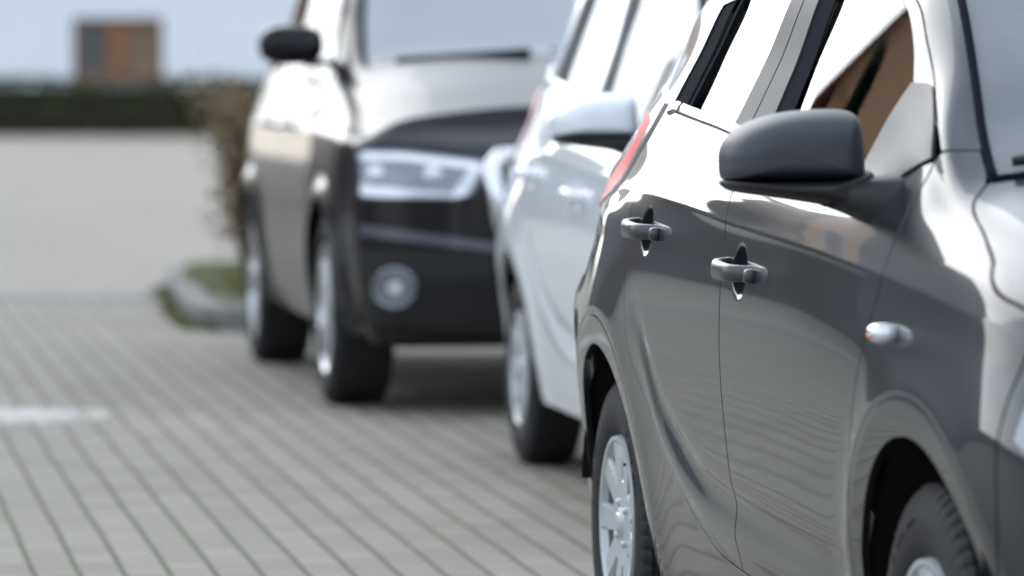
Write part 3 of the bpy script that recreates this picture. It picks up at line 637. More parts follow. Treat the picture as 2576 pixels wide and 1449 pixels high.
    for tt, oo in ((1.32, -.36), (1.32, .36)):
        st = MB(); st.add(*sph((tt + .18, -oo, .50), (.27, .25, .09), 14, .5)); st.add(*sph((tt - .09, -oo, .86), (.085, .235, .34), 16, .5)); o_ = st.build('seat', M['seat'], car, True)
        st = MB(); st.add(*sph((tt - .16, -oo, 1.22), (.05, .13, .085), 12, .6)); st.tube([(tt - .14, -oo - .05, 1.1), (tt - .16, -oo - .05, 1.2)], .006); st.tube([(tt - .14, -oo + .05, 1.1), (tt - .16, -oo + .05, 1.2)], .006)
        st.build('headrest', M['seat'], o_, True)
    st = MB(); st.add(*sph((.62, 0, .5), (.28, .62, .10), 14, .5)); st.add(*sph((.34, 0, .84), (.09, .64, .34), 16, .4)); o_ = st.build('rear_bench', M['seat'], car, True)
    for oo in (-.36, .36):
        st = MB(); st.add(*sph((.28, oo, 1.18), (.045, .12, .07), 12, .6)); st.build('headrest', M['seat'], o_, True)
    da = MB(); da.add(*sph((2.22, 0, .88), (.34, .70, .15), 20, .45)); da.build('dashboard', M['dash'], car, True)
    sw = MB(); c = Vector((1.83, .36, .93)); tilt = Matrix.Rotation(R(-25), 3, 'Y')
    ring = [c + tilt @ Vector((0, .185 * math.cos(a), .185 * math.sin(a))) for a in np.linspace(0, 2 * math.pi, 40)]
    sw.tube(ring, .014, 8, caps=False); sw.tube([ring[0], c, ring[20]], .018, 8); sw.tube([c, c + Vector((.25, 0, -.08))], .03, 8); sw.build('steering_wheel', M['plastic_low'], car, True)
    # wiper
    wp = MB(); L1 = []
    for u in np.linspace(0, 1, 24):
        v_ = v15 + .02 + (vc - v15 - .02) * u * .9; tt = np.interp(u, [0, .5, 1], [2.43, 2.52, 2.60]) - .01; p = S.P(tt, v_); L1.append((p[0], -p[1], p[2] + .016))
    wp.tube(L1, .009, 8); wp.tube([(L1[9][0] + .01, L1[9][1], L1[9][2] + .014), (L1[16][0] + .04, L1[16][1], L1[16][2] + .02), (L1[22][0] + .12, L1[22][1] + .02, L1[22][2])], .008, 8)
    wp.build('wiper', M['plastic_low'], car, True)
    if tall != 1:                              # the taller sister model: everything above the belt is stretched
        for o_ in car.children_recursive:
            if o_.type == 'MESH' and not (o_.name.startswith(('side_mirror', 'mirror_base', 'mirror_glass'))):
                c_ = np.empty(len(o_.data.vertices) * 3); o_.data.vertices.foreach_get('co', c_); c_ = c_.reshape(-1, 3); z_ = c_[:, 2]
                c_[:, 2] = np.where(z_ > 1.02, 1.02 + (z_ - 1.02) * tall, z_); o_.data.vertices.foreach_set('co', c_.ravel()); o_.data.update()
    build_wheels(car, RT, .178, .182, 'cover', [(0, .805, 1), (WB, .805, 1), (0, .805, -1), (WB, .805, -1)])
    return car

def mirror(car, s, cap, base, N):
    # outline of the cap seen from the front (o, z); flat cut along its lower edge
    out = [(1.020, 1.085), (1.019, 1.106), (1.009, 1.128), (.985, 1.149), (.947, 1.164), (.90, 1.1725), (.852, 1.1755), (.815, 1.173), (.799, 1.163), (.7925, 1.145), (.789, 1.115), (.787, 1.085), (.789, 1.062), (.81, 1.0575), (.87, 1.0575), (.93, 1.0575), (.985, 1.0575), (1.011, 1.0585), (1.0185, 1.067)]
    def dome(out, c, t0, dep, n, p=.42, shear=0.):
        O = []; m = len(out)
        fine = []
        for i in range(m):
            a, b, c_, d = [np.array(out[(i + k) % m]) for k in (-1, 0, 1, 2)]
            for u in np.linspace(0, 1, 6, endpoint=False): fine.append(.5 * ((2 * b) + (-a + c_) * u + (2 * a - 5 * b + 4 * c_ - d) * u * u + (-a + 3 * b - 3 * c_ + d) * u**3))
        V = []; F = []; m = len(fine)
        for i in range(n + 1):
            a = math.pi / 2 * i / n; k = math.cos(a) ** p if i < n else .0; dt = math.sin(a) ** (1.1)
            for q in fine: V.append((t0 + dep * dt + shear * ((c[0] + (q[0] - c[0]) * k) - .9), -s * (c[0] + (q[0] - c[0]) * k), c[1] + (q[1] - c[1]) * k))
        for i in range(n):
            for k in range(m): F.append((i * m + k, i * m + (k + 1) % m, (i + 1) * m + (k + 1) % m, (i + 1) * m + k))
        # inner rim
        b = len(V)
        for q in fine: V.append((t0 - .004 + shear * (q[0] - .9), -s * (c[0] + (q[0] - c[0]) * .93), c[1] + (q[1] - c[1]) * .93))
        for k in range(m): F.append((k, (k + 1) % m, b + (k + 1) % m, b + k))
        return V, F, b, m
    V, F, b, m = dome(out, (.895, 1.10), 2.035, .105, 18, shear=-.16)
    root = mobj('side_mirror', V, F, cap, car)
    mobj('mirror_glass', [(v[0] + .008, v[1], v[2]) for v in V[b:]], [tuple(range(m))], M['mirror'], root, smooth=False)
    lo = [(1.018, 1.057), (1.012, 1.0465), (.995, 1.039), (.95, 1.032), (.90, 1.025), (.85, 1.017), (.80, 1.008), (.775, 1.000), (.765, 1.02), (.765, 1.05), (.775, 1.073), (.79, 1.074), (.83, 1.062), (.90, 1.0585), (.96, 1.058), (1.0, 1.058)]
    V, F, b, m = dome(lo, (.87, 1.043), 2.03, .125, 12, .5, shear=-.16)
    F.append(tuple(b + i for i in range(m)))
    mb = MB(); mb.add(V, F)
    # stalk from the housing into the sail, widening towards the door
    st = []; n = 12
    for i in range(n + 1):
        u = i / n; o = .86 - .125 * u; zc_ = 1.036 - .022 * u; hz = .020 + .048 * u ** 1.5; ht = .050 + .045 * u ** 1.5; tc_ = 2.095 + .085 * u
        st.append([(tc_ + ht * math.copysign(abs(math.cos(a)) ** .7, math.cos(a)), -s * o, zc_ + hz * math.copysign(abs(math.sin(a)) ** .7, math.sin(a))) for a in np.linspace(0, 2 * math.pi, 24, endpoint=False)])
    V = [p for r in st for p in r]; F = []
    for i in range(n):
        for k in range(24): F.append((i * 24 + k, i * 24 + (k + 1) % 24, (i + 1) * 24 + (k + 1) % 24, (i + 1) * 24 + k))
    F.append(tuple(range(24))); F.append(tuple(range(n * 24, n * 24 + 24)))
    mb.add(V, F); mb.build('mirror_base', base, root, True)

SH = hatch_surface(.017); SW = hatch_surface(.004)
TH = R(9.7)
grey = hatchback('parked_car', dict(paint=M['grey'], cap=M['plastic'], base=M['plastic_low'], handle=M['handle'] if 'handle' in M else mat('grey handle paint', (.062, .065, .071), .38, .5, .35, .15), bframe=M['vinyl']), True, SH)
grey.location = (1.004, 9.995, 0); grey.rotation_euler = (0, 0, TH - R(90))
tag(grey, 'dark grey hatchback in sharp focus with a matt black door mirror and silver wheel covers', 'car', 'cars parked one behind another')
white = hatchback('parked_car', dict(paint=M['white'], cap=M['white'], base=M['plastic_low'], handle=M['white'], bframe=M['white'], glass=M['win_far'], seal=mat('grey window seal', (.10, .105, .11), .8), red=mat('pale red lens', (.62, .22, .21), .3, spec=.3)), False, SW, 1.25)
white.location = (.812, 15.12, 0); white.rotation_euler = (0, 0, R(8.6) - R(90))
tag(white, 'white hatchback, half hidden behind the dark grey one, with a white door mirror', 'car', 'cars parked one behind another')

# ---------------------------------------------------------------- black off-road car
def suv():
    car = empty('parked_car'); WBS, RS, AR = 2.603, .352, .415
    zk = [.26, .34, .42, .5, .6, .7, .8, .9, .98]; ok = [.845, .880, .893, .904, .912, .915, .913, .905, .893]
    TS = [-.85, -.8, -.7, -.5, 0, 1, 2, 2.6, 2.9, 3.15]; tap = [.5, .25, .12, .04, 0, 0, 0, .005, .015, .045]
    nodes = [(TS, [o - a for a in tap], [z] * len(TS)) for z, o in zip(zk, ok)]
    TN = [-.85, -.6, 0, .8, 1.5, 1.8, 2.1, 2.4, 2.8, 3.15]
    def nd(o, z): nodes.append((TN, o, z))
    nd([.4, .80, .865, .872, .872, .872, .868, .862, .85, .82], [1.05, 1.07, 1.09, 1.07, 1.06, 1.06, 1.06, 1.05, 1.03, 1.00])
    nd([.38, .76, .82, .83, .83, .83, .83, .815, .79, .765], [1.1, 1.16, 1.23, 1.21, 1.19, 1.18, 1.18, 1.165, 1.105, 1.03])
    nd([.37, .70, .75, .77, .775, .78, .79, .785, .75, .72], [1.2, 1.3, 1.38, 1.38, 1.36, 1.32, 1.26, 1.195, 1.13, 1.05])
    nd([.34, .64, .66, .68, .68, .705, .745, .755, .70, .67], [1.3, 1.5, 1.62, 1.64, 1.62, 1.53, 1.37, 1.235, 1.15, 1.065])
    nd([.30, .55, .58, .60, .605, .645, .69, .715, .64, .61], [1.32, 1.54, 1.66, 1.68, 1.66, 1.55, 1.395, 1.25, 1.165, 1.075])
    nd([.15, .28, .3, .3, .3, .32, .34, .36, .32, .3], [1.34, 1.56, 1.70, 1.72, 1.70, 1.60, 1.44, 1.30, 1.20, 1.105])
    nd([0] * 10, [1.35, 1.565, 1.705, 1.73, 1.71, 1.62, 1.46, 1.32, 1.21, 1.115])
    def feat(t, z, v):
        f = 0
        for ct in (0., WBS):
            r = np.hypot(t - ct, z - RS); q = np.clip((.50 - r) / .06, 0, 1); f = f + .022 * q * q * (3 - 2 * q) * np.clip((1.0 - z) / .1, 0, 1)
        d = z - 1.0; return f + .006 * np.exp(-np.abs(d) / .03)
    S = Surf(nodes, -.85, 3.15, 1.0, 3, 2.5, feat); pm = M['black']; w = S.w; n0 = len(zk); vB, vM, vR, vE = w[n0 + 1], w[n0 + 2], w[n0 + 3], w[n0 + 4]
    geo = []
    zb = lambda t: float(np.interp(t, [-.6, 0, .8, 1.5, 2.1], [1.18, 1.235, 1.215, 1.195, 1.185]))
    for s in (1, -1):
        n = lambda q: int(q * (.6 if s > 0 else .35))
        ra = arch(0, RS, AR, R(188), R(-8), 50); fa = arch(WBS, RS, AR, R(188), R(-8), 50)
        g = coons(S, tz(S, [(-.84, .3), (-.5, .27)] + ra + [(.55, .27)], 120), tz(S, [(t, zb(t)) for t in (-.84, 0, .55)]), tz(S, [(-.84, .3), (-.84, 1.18)]), tz(S, [(.55, .27), (.42, .8), (.40, 1.23)]), n(90), n(70)); geo.append(patch_geo(S, g, s, roll='b'))
        for a, b in ((.42, 1.20), (1.20, 2.08)):
            lf = [(.55, .27), (.42, .8), (.40, 1.23)] if a < 1 else [(1.20, .27), (1.20, 1.2)]; rt = [(1.20, .27), (1.20, 1.2)] if a < 1 else [(2.10, .27), (2.12, .7), (2.14, 1.17)]
            g = coons(S, tz(S, [lf[0], rt[0]]), tz(S, [lf[-1], rt[-1]]), tz(S, lf), tz(S, rt), n(80), n(80)); d = patches('door', pm, car, [patch_geo(S, g, s, gap=.003)])
            v_, f_ = [], []
            hm = MB(); hz = 1.02; ht = a + .16
            hm.tube([(ht - .09, -s * .885, hz), (ht - .075, -s * .925, hz), (ht + .075, -s * .93, hz - .002), (ht + .09, -s * .885, hz - .004)], .011, 8); hm.build('handle', M['satin'], d, True)
        g = coons(S, tz(S, [(2.10, .27)] + fa + [(3.15, .27)], 120), tz(S, [(2.14, 1.17), (2.5, 1.15), (2.8, 1.09), (3.15, 1.02)]), tz(S, [(2.10, .27), (2.12, .7), (2.14, 1.17)]), tz(S, [(3.15, .27), (3.15, 1.02)]), n(90), n(70)); geo.append(patch_geo(S, g, s, roll='bl'))
        # hood and cowl side
        g = coons(S, tz(S, [(2.14, 1.17), (2.5, 1.15), (2.8, 1.09), (3.15, 1.02)]), tv([(2.50, 1.), (3.15, 1.)]), tv([(2.14, S.v(2.14, 1.17)), (2.36, vE), (2.46, .95), (2.50, 1.)]), tz(S, [(3.15, 1.02), (3.15, 1.2)]), n(70), n(60))
        patches('hood', pm, car, [patch_geo(S, g, s, roll='', edge=False)])
        # roof, pillars
        g = coons(S, tv([(-.6, vR), (1.5, vR)]), tv([(-.6, 1.), (1.35, 1.)]), tv([(-.6, vR), (-.6, 1.)]), tv([(1.5, vR), (1.45, vE), (1.35, 1.)]), n(60), n(30)); geo.append(patch_geo(S, g, s, roll=''))
        g = coons(S, tv([(1.5, vR), (1.5, vE)], 8), tv([(2.16, vB), (2.37, vE)], 8), tv([(1.5, vR), (1.9, vR - .01), (2.16, vB)]), tv([(1.5, vE), (2.37, vE)]), n(16), n(60)); geo.append(patch_geo(S, g, s, roll=''))
        g = coons(S, tz(S, [(-.84, 1.18), (-.1, zb(-.1))]), tv([(-.6, vR), (.0, vR)]), tz(S, [(-.84, 1.18), (-.75, 1.3), (-.6, S.P(-.6, vR)[2])]), tz(S, [(-.1, zb(-.1)), (0, S.P(0, vR)[2])]), n(20), n(20)); geo.append(patch_geo(S, g, s, roll=''))
        g = coons(S, tv([(-.84, .0), (-.84, 1.)]), tv([(-.6, .0), (-.6, 1.)]), tv([(-.84, 0), (-.6, 0)]), tv([(-.84, 1.), (-.6, 1.)]), n(50), 6); geo.append(patch_geo(S, g[:, :], s, roll='', edge=False, off=-.002))
        # side glass in three panes with black posts
        for a0, b0, a1, b1 in ((-.10, .36, .0, .40), (.42, 1.16, .46, 1.17), (1.25, 2.05, 1.25, 1.62)):
            g = coons(S, tz(S, [(t, zb(t)) for t in np.linspace(a0, b0, 6)]), tz(S, [(t, min(1.58, S.P(t, vR)[2] - .03)) for t in np.linspace(a1, b1, 6)]), tz(S, [(a0, zb(a0)), (a1, min(1.58, S.P(a1, vR)[2] - .03))]), tz(S, [(b0, zb(b0)), (b1, min(1.58, S.P(b1, vR)[2] - .03))]), n(30), n(24))
            patches('window', M['win'], car, [patch_geo(S, g, s, off=-.006, edge=False)])
        for a0, b0, a1, b1 in ((.355, .425, .395, .465), (1.155, 1.255, 1.165, 1.255)):
            g = coons(S, tz(S, [(t, zb(t)) for t in np.linspace(a0, b0, 6)]), tv([(a1, vR), (b1, vR)]), tz(S, [(a0, zb(a0)), (a1, S.P(a1, vR)[2])]), tz(S, [(b0, zb(b0)), (b1, S.P(b1, vR)[2])]), 8, n(24))
            patches('window_post', M['gloss'], car, [patch_geo(S, g, s, off=0, gap=0, roll='')])
        g = coons(S, tv([(2.38, vE), (1.5, vE)]), tv([(2.50, 1.), (1.36, 1.)]), tv([(2.38, vE), (2.46, .95), (2.50, 1.)]), tv([(1.5, vE), (1.36, 1.)]), n(40), n(40))
        patches('windshield', M['wind_far'], car, [patch_geo(S, g, s, off=.002, edge=False)])
        mb = MB(); mb.tube([(S.P(t, vE)[0], -s * S.P(t, vE)[1], S.P(t, vE)[2]) for t in np.linspace(2.38, 1.5, 20)], .012, 8); mb.build('windshield_seal', M['seal'], car, True)
        for cx in (0, WBS): liner(cx, RS, AR + .02, .88, .6, s, .0).build('arch_liner', M['dark'], car, True)
        # mirror
        v_, f_ = sph((2.02, -s * .955, 1.335), (.075, .125, .078), 18, .72); mb = MB(); mb.add(v_, f_); r_ = mb.build('side_mirror', pm, car, True)
        mb = MB(); mb.box((2.04, -s * .84, 1.265), (.08, .14, .03), bev=.01); mb.build('mirror_base', M['plastic_low'], r_)
    # nose: the section at t = 3.15 rolls round to the front face
    t0 = 3.15; vv = np.linspace(S.v(t0, .24), 1, 90); base = S.P(np.full(90, t0), vv)
    Lz = lambda z: np.interp(z, [.2, .32, .5, .8, .9, .95, 1.0, 1.06, 1.12], [3.36, 3.43, 3.47, 3.46, 3.435, 3.40, 3.34, 3.24, 3.16])
    V = []; F = []; K = 70; A = np.linspace(-1, 1, K); e = 2 / 3.2
    for u in A:
        a = abs(u) * math.pi / 2; ks = math.sin(a) ** e if a > 0 else 0; kc = math.cos(a) ** e if abs(u) < 1 else 0.
        for (t_, o_, z_) in base:
            t_n = t0 + (Lz(z_) - t0) * kc; zz = z_ - (.055 * np.clip((z_ - .85) / .25, 0, 1)) * kc * kc
            V.append((t_n, -math.copysign(1, u) * o_ * ks, zz))
    for i in range(K - 1):
        for j in range(89): F.append((i * 90 + j, i * 90 + j + 1, (i + 1) * 90 + j + 1, (i + 1) * 90 + j))
    nose = mobj('front_bumper', V, F, pm, car)
    tree = BVHTree.FromPolygons([Vector(v) for v in V], F)
    def onface(poly, off, m_, nm, par, res=.012, thick=.02):
        """a part cut to an outline given in (o, z), laid on the nose"""
        bm = bmesh.new(); vs = [bm.verts.new((0, -o, z)) for o, z in poly]; f = bm.faces.new(vs); bmesh.ops.triangulate(bm, faces=[f])
        for _ in range(5):
            ed = [e_ for e_ in bm.edges if e_.calc_length() > res * 2]
            if not ed: break
            bmesh.ops.subdivide_edges(bm, edges=ed, cuts=1); bmesh.ops.triangulate(bm, faces=bm.faces[:])
        bd = [v for v in bm.verts if v.is_boundary]
        def depth(y, z, k):
            h = tree.ray_cast(Vector((5, y, z)), Vector((-1, 0, 0))); x = h[0].x if h[0] else 3.2; return x + k
        for v in bm.verts: v.co.x = depth(v.co.y, v.co.z, off)
        if thick:
            r = bmesh.ops.extrude_edge_only(bm, edges=[e_ for e_ in bm.edges if e_.is_boundary])
            for v in r['geom']:
                if isinstance(v, bmesh.types.BMVert): v.co.x -= thick
        bmesh.ops.recalc_face_normals(bm, faces=bm.faces); bm.verts.index_update()
        o_ = mobj(nm, [v.co[:] for v in bm.verts], [[v.index for v in f.verts] for f in bm.faces], m_, par); o_.data.set_sharp_from_angle(angle=R(50)); bm.free(); return o_
    for s in (1, -1):
        P_ = lambda L_: [(s * o, z) for o, z in (L_ if s > 0 else L_[::-1])]
        hl = onface(P_([(.850, .955), (.70, .95), (.42, .918), (.405, .90), (.47, .80), (.52, .785), (.850, .785)]), .006, M['lamp_dark'], 'headlight', car)
        onface(P_([(.850, .945), (.70, .942), (.44, .910), (.45, .885), (.68, .915), (.85, .918)]), .012, M['lamp'], 'light_strip', hl, thick=.01)
        onface(P_([(.835, .83), (.79, .80), (.54, .80), (.48, .88), (.445, .905), (.43, .895), (.49, .795), (.53, .785), (.850, .787), (.850, .84)]), .012, M['lamp'], 'light_strip', hl, thick=.01)
        for oc in (.79, .60):
            m_ = MB(); h = tree.ray_cast(Vector((5, -s * oc, .865)), Vector((-1, 0, 0))); m_.add(*sph((h[0].x - .01, -s * oc, .865), (.03, .038, .036), 12, 1)); m_.build('projector_lens', M['lamp'], hl, True)
        onface(P_([(.850, .765), (.42, .755), (.40, .72), (.50, .70), (.850, .722)]), .004, pm, 'bumper_ridge', car, thick=.01)
        onface(P_([(.850, .69), (.38, .625), (.36, .605), (.40, .595), (.850, .65)]), .010, mat('soft grey trim', (.10, .10, .13), .3, .3, .6, .1), 'bumper_blade', car)
        it = onface(P_([(.850, .60), (.40, .585), (.36, .30), (.850, .33)]), .002, M['plastic_low'], 'air_intake', car, thick=.01)
        circ = lambda rr, nn_=28: [(s * .738 + rr * math.cos(w_), .465 + rr * math.sin(w_)) for w_ in np.linspace(0, 2 * math.pi, nn_, endpoint=False)]
        fl = onface(circ(.062), .018, M['lamp_dark'], 'fog_lamp', it, thick=.02)
        onface(circ(.026, 18), .030, M['lamp'], 'fog_bulb', it, thick=.015)
        rg = []
        for (oo_, zz_) in circ(.068, 33):
            h = tree.ray_cast(Vector((5, -oo_, zz_)), Vector((-1, 0, 0))); rg.append((h[0].x + .018, -oo_, zz_))
        MB().tube(rg + rg[:1], .009, 8, caps=False).build('fog_lamp_ring', M['lamp_dark'], it, True)
    gr = onface([(.36, .93), (0, .935), (-.36, .93), (-.40, .89), (-.37, .70), (-.30, .52), (.30, .52), (.37, .70), (.40, .89)], .004, M['plastic_low'], 'grille', car)
    pts = [(.36, .93), (0, .935), (-.36, .93), (-.40, .89), (-.37, .70), (-.30, .52), (.30, .52), (.37, .70), (.40, .89), (.36, .93)]
    def face_pts(pp, off):
        L_ = []
        for (o_, z_) in pp:
            h = tree.ray_cast(Vector((5, -o_, z_)), Vector((-1, 0, 0))); L_.append((h[0].x + off, -o_, z_))
        return L_
    dense = [(a[0] + (b[0] - a[0]) * q / 5, a[1] + (b[1] - a[1]) * q / 5) for a, b in zip(pts, pts[1:]) for q in range(5)] + [pts[0]]
    MB().tube(face_pts(dense, .016), .036, 8, caps=False).build('grille_frame', M['chrome'], gr, True)
    sl_ = MB()
    for z_ in np.linspace(.56, .88, 7): sl_.tube(face_pts([(o_, z_) for o_ in np.linspace(-.3, .3, 8)], .012), .010, 6)
    sl_.build('grille_bar', M['satin'], gr, True)
    # four interlocked rings on the grille
    em = MB()
    for k_ in range(4):
        oc = -.117 + .078 * k_; em.tube(face_pts([(oc + .048 * math.cos(a), .84 + .048 * math.sin(a)) for a in np.linspace(0, 2 * math.pi, 28)], .03), .006, 6, caps=False)
    em.build('ring_emblem', M['chrome'], gr, True)
    onface([(.26, .62), (-.26, .62), (-.26, .51), (.26, .51)], .03, M['plate'], 'number_plate', car)
    patches('body', pm, car, geo)
    MB().box((1.3, 0, .32), (3.9, 1.40, .12), bev=.02).box((3.25, 0, .30), (.25, 1.5, .10), bev=.03).build('floor_pan', M['dark'], car)
    for oo in (-.38, .38):
        st = MB(); st.add(*sph((1.35, oo, .66), (.27, .26, .10), 12, .5)); st.add(*sph((1.08, oo, 1.02), (.09, .25, .36), 14, .5)); o_ = st.build('seat', M['seat'], car, True)
        st = MB(); st.add(*sph((1.02, oo, 1.44), (.05, .14, .09), 10, .6)); st.build('headrest', M['seat'], o_, True)
    st = MB(); st.add(*sph((.25, 0, 1.02), (.1, .66, .36), 14, .4)); st.build('rear_bench', M['seat'], car, True)
    da = MB(); da.add(*sph((2.15, 0, 1.06), (.36, .74, .14), 18, .45)); da.build('dashboard', M['dash'], car, True)
    p = S.P(2.28, S.v(2.28, 1.31)); ps = MB(); ps.box((2.16, -.50, 1.345), (.004, .10, .085), bev=.0015); 
    st = ps.build('window_sticker', M['sticker'], car); 
    MB().tube([(2.40, -.60, 1.275), (2.46, -.1, 1.31)], .012, 8).tube([(2.42, -.02, 1.31), (2.40, .6, 1.28)], .012, 8).build('wiper', M['plastic_low'], car, True)
    build_wheels(car, RS, .235, .245, 'alloy', [(0, .905, 1), (WBS, .905, 1), (0, .905, -1), (WBS, .905, -1)])
    return car
black = suv(); black.location = (-.213, 20.40, 0); black.rotation_euler = (0, 0, R(8.9) - R(90))
tag(black, 'black off-road car with angular headlights and a round fog lamp, farthest back in the row', 'car', 'cars parked one behind another')

# ---------------------------------------------------------------- ground
def ground_mat(name='grey block paving', tone=1., joint=1., vary_=.46):
    m = bpy.data.materials.new(name); m.use_nodes = True; nt = m.node_tree; b = nt.nodes['Principled BSDF']; l = nt.links
    tcx = nt.nodes.new('ShaderNodeTexCoord'); mp_ = nt.nodes.new('ShaderNodeMapping'); mp_.inputs['Rotation'].default_value = (0, 0, -R(98.4))
    wob = nt.nodes.new('ShaderNodeTexNoise'); wob.inputs['Scale'].default_value = .8; wob.inputs['Detail'].default_value = 2
    wv = nt.nodes.new('ShaderNodeVectorMath'); wv.operation = 'MULTIPLY_ADD'; wv.inputs[1].default_value = (.016, .016, 0)
    br = nt.nodes.new('ShaderNodeTexBrick'); br.inputs['Scale'].default_value = 1; br.inputs['Brick Width'].default_value = .222; br.inputs['Row Height'].default_value = .111
    br.inputs['Mortar Size'].default_value = .0055; br.inputs['Mortar Smooth'].default_value = .35; br.offset = .5
    br.inputs['Color1'].default_value = (.0, .0, .0, 1); br.inputs['Color2'].default_value = (1, 1, 1, 1); br.inputs['Mortar'].default_value = (.5, .5, .5, 1)
    n1 = nt.nodes.new('ShaderNodeTexNoise'); n1.inputs['Scale'].default_value = .55; n1.inputs['Detail'].default_value = 8; n1.inputs['Roughness'].default_value = .6
    n2 = nt.nodes.new('ShaderNodeTexNoise'); n2.inputs['Scale'].default_value = 90; n2.inputs['Detail'].default_value = 4
    base = nt.nodes.new('ShaderNodeMixRGB'); base.inputs[1].default_value = (.222 * tone, .203 * tone, .170 * tone, 1); base.inputs[2].default_value = (.345 * tone, .316 * tone, .268 * tone, 1)
    ad = nt.nodes.new('ShaderNodeMath'); ad.operation = 'MULTIPLY_ADD'; ad.inputs[1].default_value = vary_
    s1 = nt.nodes.new('ShaderNodeMath'); s1.operation = 'MULTIPLY_ADD'; s1.inputs[1].default_value = .9; s1.inputs[2].default_value = -.1
    g2 = nt.nodes.new('ShaderNodeMixRGB'); g2.blend_type = 'OVERLAY'; g2.inputs[0].default_value = .35
    moss = nt.nodes.new('ShaderNodeMixRGB'); moss.inputs[1].default_value = (.125, .115, .088, 1); moss.inputs[2].default_value = (.125, .13, .058, 1)
    n3 = nt.nodes.new('ShaderNodeTexNoise'); n3.inputs['Scale'].default_value = 3.2; n3.inputs['Detail'].default_value = 5
    r3 = nt.nodes.new('ShaderNodeValToRGB'); r3.color_ramp.elements[0].position = .38; r3.color_ramp.elements[1].position = .62
    fin = nt.nodes.new('ShaderNodeMixRGB')
    bp = nt.nodes.new('ShaderNodeBump'); bp.inputs['Strength'].default_value = .9; bp.inputs['Distance'].default_value = .012
    hh = nt.nodes.new('ShaderNodeMath'); hh.operation = 'MULTIPLY_ADD'; hh.inputs[1].default_value = -1.
    l.new(tcx.outputs['Object'], wob.inputs[0]); l.new(wob.outputs[1], wv.inputs[0]); l.new(tcx.outputs['Object'], wv.inputs[2]); l.new(wv.outputs[0], mp_.inputs[0]); l.new(mp_.outputs[0], br.inputs[0])
    for n in (n1, n2, n3): l.new(tcx.outputs['Object'], n.inputs[0])
    l.new(n1.outputs[0], s1.inputs[0]); l.new(br.outputs['Color'], ad.inputs[0]); l.new(s1.outputs[0], ad.inputs[2]); l.new(ad.outputs[0], base.inputs[0])
    l.new(base.outputs[0], g2.inputs[1]); l.new(n2.outputs[0], g2.inputs[2]); l.new(n3.outputs[0], r3.inputs[0]); l.new(r3.outputs[0], moss.inputs[0])
    # the long joints are open and mossy, the cross joints tight
    sp_ = nt.nodes.new('ShaderNodeSeparateXYZ'); dv = nt.nodes.new('ShaderNodeMath'); dv.operation = 'PINGPONG'; dv.inputs[1].default_value = .0555
    jm = nt.nodes.new('ShaderNodeMapRange'); jm.inputs[1].default_value = .0095; jm.inputs[2].default_value = .005; jm.inputs[3].default_value = 0; jm.inputs[4].default_value = joint
    cj = nt.nodes.new('ShaderNodeMath'); cj.operation = 'MULTIPLY'; cj.inputs[1].default_value = .6 * joint; mx = nt.nodes.new('ShaderNodeMath'); mx.operation = 'MAXIMUM'
    l.new(mp_.outputs[0], sp_.inputs[0]); l.new(sp_.outputs[1], dv.inputs[0]); l.new(dv.outputs[0], jm.inputs[0]); l.new(br.outputs['Fac'], cj.inputs[0]); l.new(jm.outputs[0], mx.inputs[0]); l.new(cj.outputs[0], mx.inputs[1])
    l.new(mx.outputs[0], fin.inputs[0]); l.new(g2.outputs[0], fin.inputs[1]); l.new(moss.outputs[0], fin.inputs[2]); l.new(fin.outputs[0], b.inputs[0])
    l.new(br.outputs['Fac'], hh.inputs[0]); l.new(n2.outputs[0], hh.inputs[2]); l.new(hh.outputs[0], bp.inputs['Height']); l.new(bp.outputs[0], b.inputs['Normal'])
    b.inputs['Roughness'].default_value = .8; b.inputs['Specular IOR Level'].default_value = .3
    return m
def sheet(name, pts, z, m, kind='structure'):
    o = mobj(name, [(x, y, z) for x, y in pts], [tuple(range(len(pts)))], m, smooth=False); tag(o, kind=kind); return o
asph = mat('pale road surface', (.318, .295, .258), .85, spec=.3, bump=.3, bscale=40, vary=.24, vscale=.22)
sheet('ground', [(-600, -300), (600, -300), (600, 700), (-600, 700)], -.012, mat('far ground', (.30, .30, .27), .9, vary=.15, vscale=.05))
sheet('paving', [(-14, -12), (9, -12), (9, 26.2), (-14, 25.6)], 0, ground_mat())
roadm = ground_mat('pale road blocks', 1.24, .4, .25)
sheet('road', [(-60, 25.2), (40, 25.2), (40, 97), (-60, 97)], -.005, roadm)
sheet('side_road', [(-40, -12), (-14, -12), (-14, 26), (-40, 26)], -.007, asph)
gut = mat('dark gutter stones', (.20, .20, .195), .8, vary=.25, vscale=8)
mb = MB()
for k in range(110):
    x = -14 + .213 * k; mb.box((x, 25.62 + (x + 14) * .026, .0), (.20, .30, .014), bev=.004)
tag(mb.build('gutter', gut), kind='structure')

# planting island with its kerb
isl = [(-1.92, 27.6), (-1.95, 26.9), (-1.86, 26.0), (-1.72, 24.5), (-1.58, 23.3), (-1.48, 22.8), (-1.36, 22.55), (-1.1, 22.5), (3.2, 22.55), (3.4, 28.0), (-1.7, 28.2)]
def inset(P, d):
    n = len(P); out = []
    for i in range(n):
        a, b, c = Vector(P[i - 1]), Vector(P[i]), Vector(P[(i + 1) % n]); e1 = (b - a).normalized(); e2 = (c - b).normalized()
        nrm = (Vector((-e1.y, e1.x)) + Vector((-e2.y, e2.x))).normalized(); out.append(tuple(b + nrm * d))
    return out
inn = inset(isl, .26)
V = [(x, y, -.01) for x, y in isl] + [(x, y, .095) for x, y in isl] + [(x, y, .115) for x, y in inset(isl, .02)] + [(x, y, .115) for x, y in inn] + [(x, y, .0) for x, y in inn]
n = len(isl); F = [(r * n + i, r * n + (i + 1) % n, (r + 1) * n + (i + 1) % n, (r + 1) * n + i) for r in range(4) for i in range(n)]
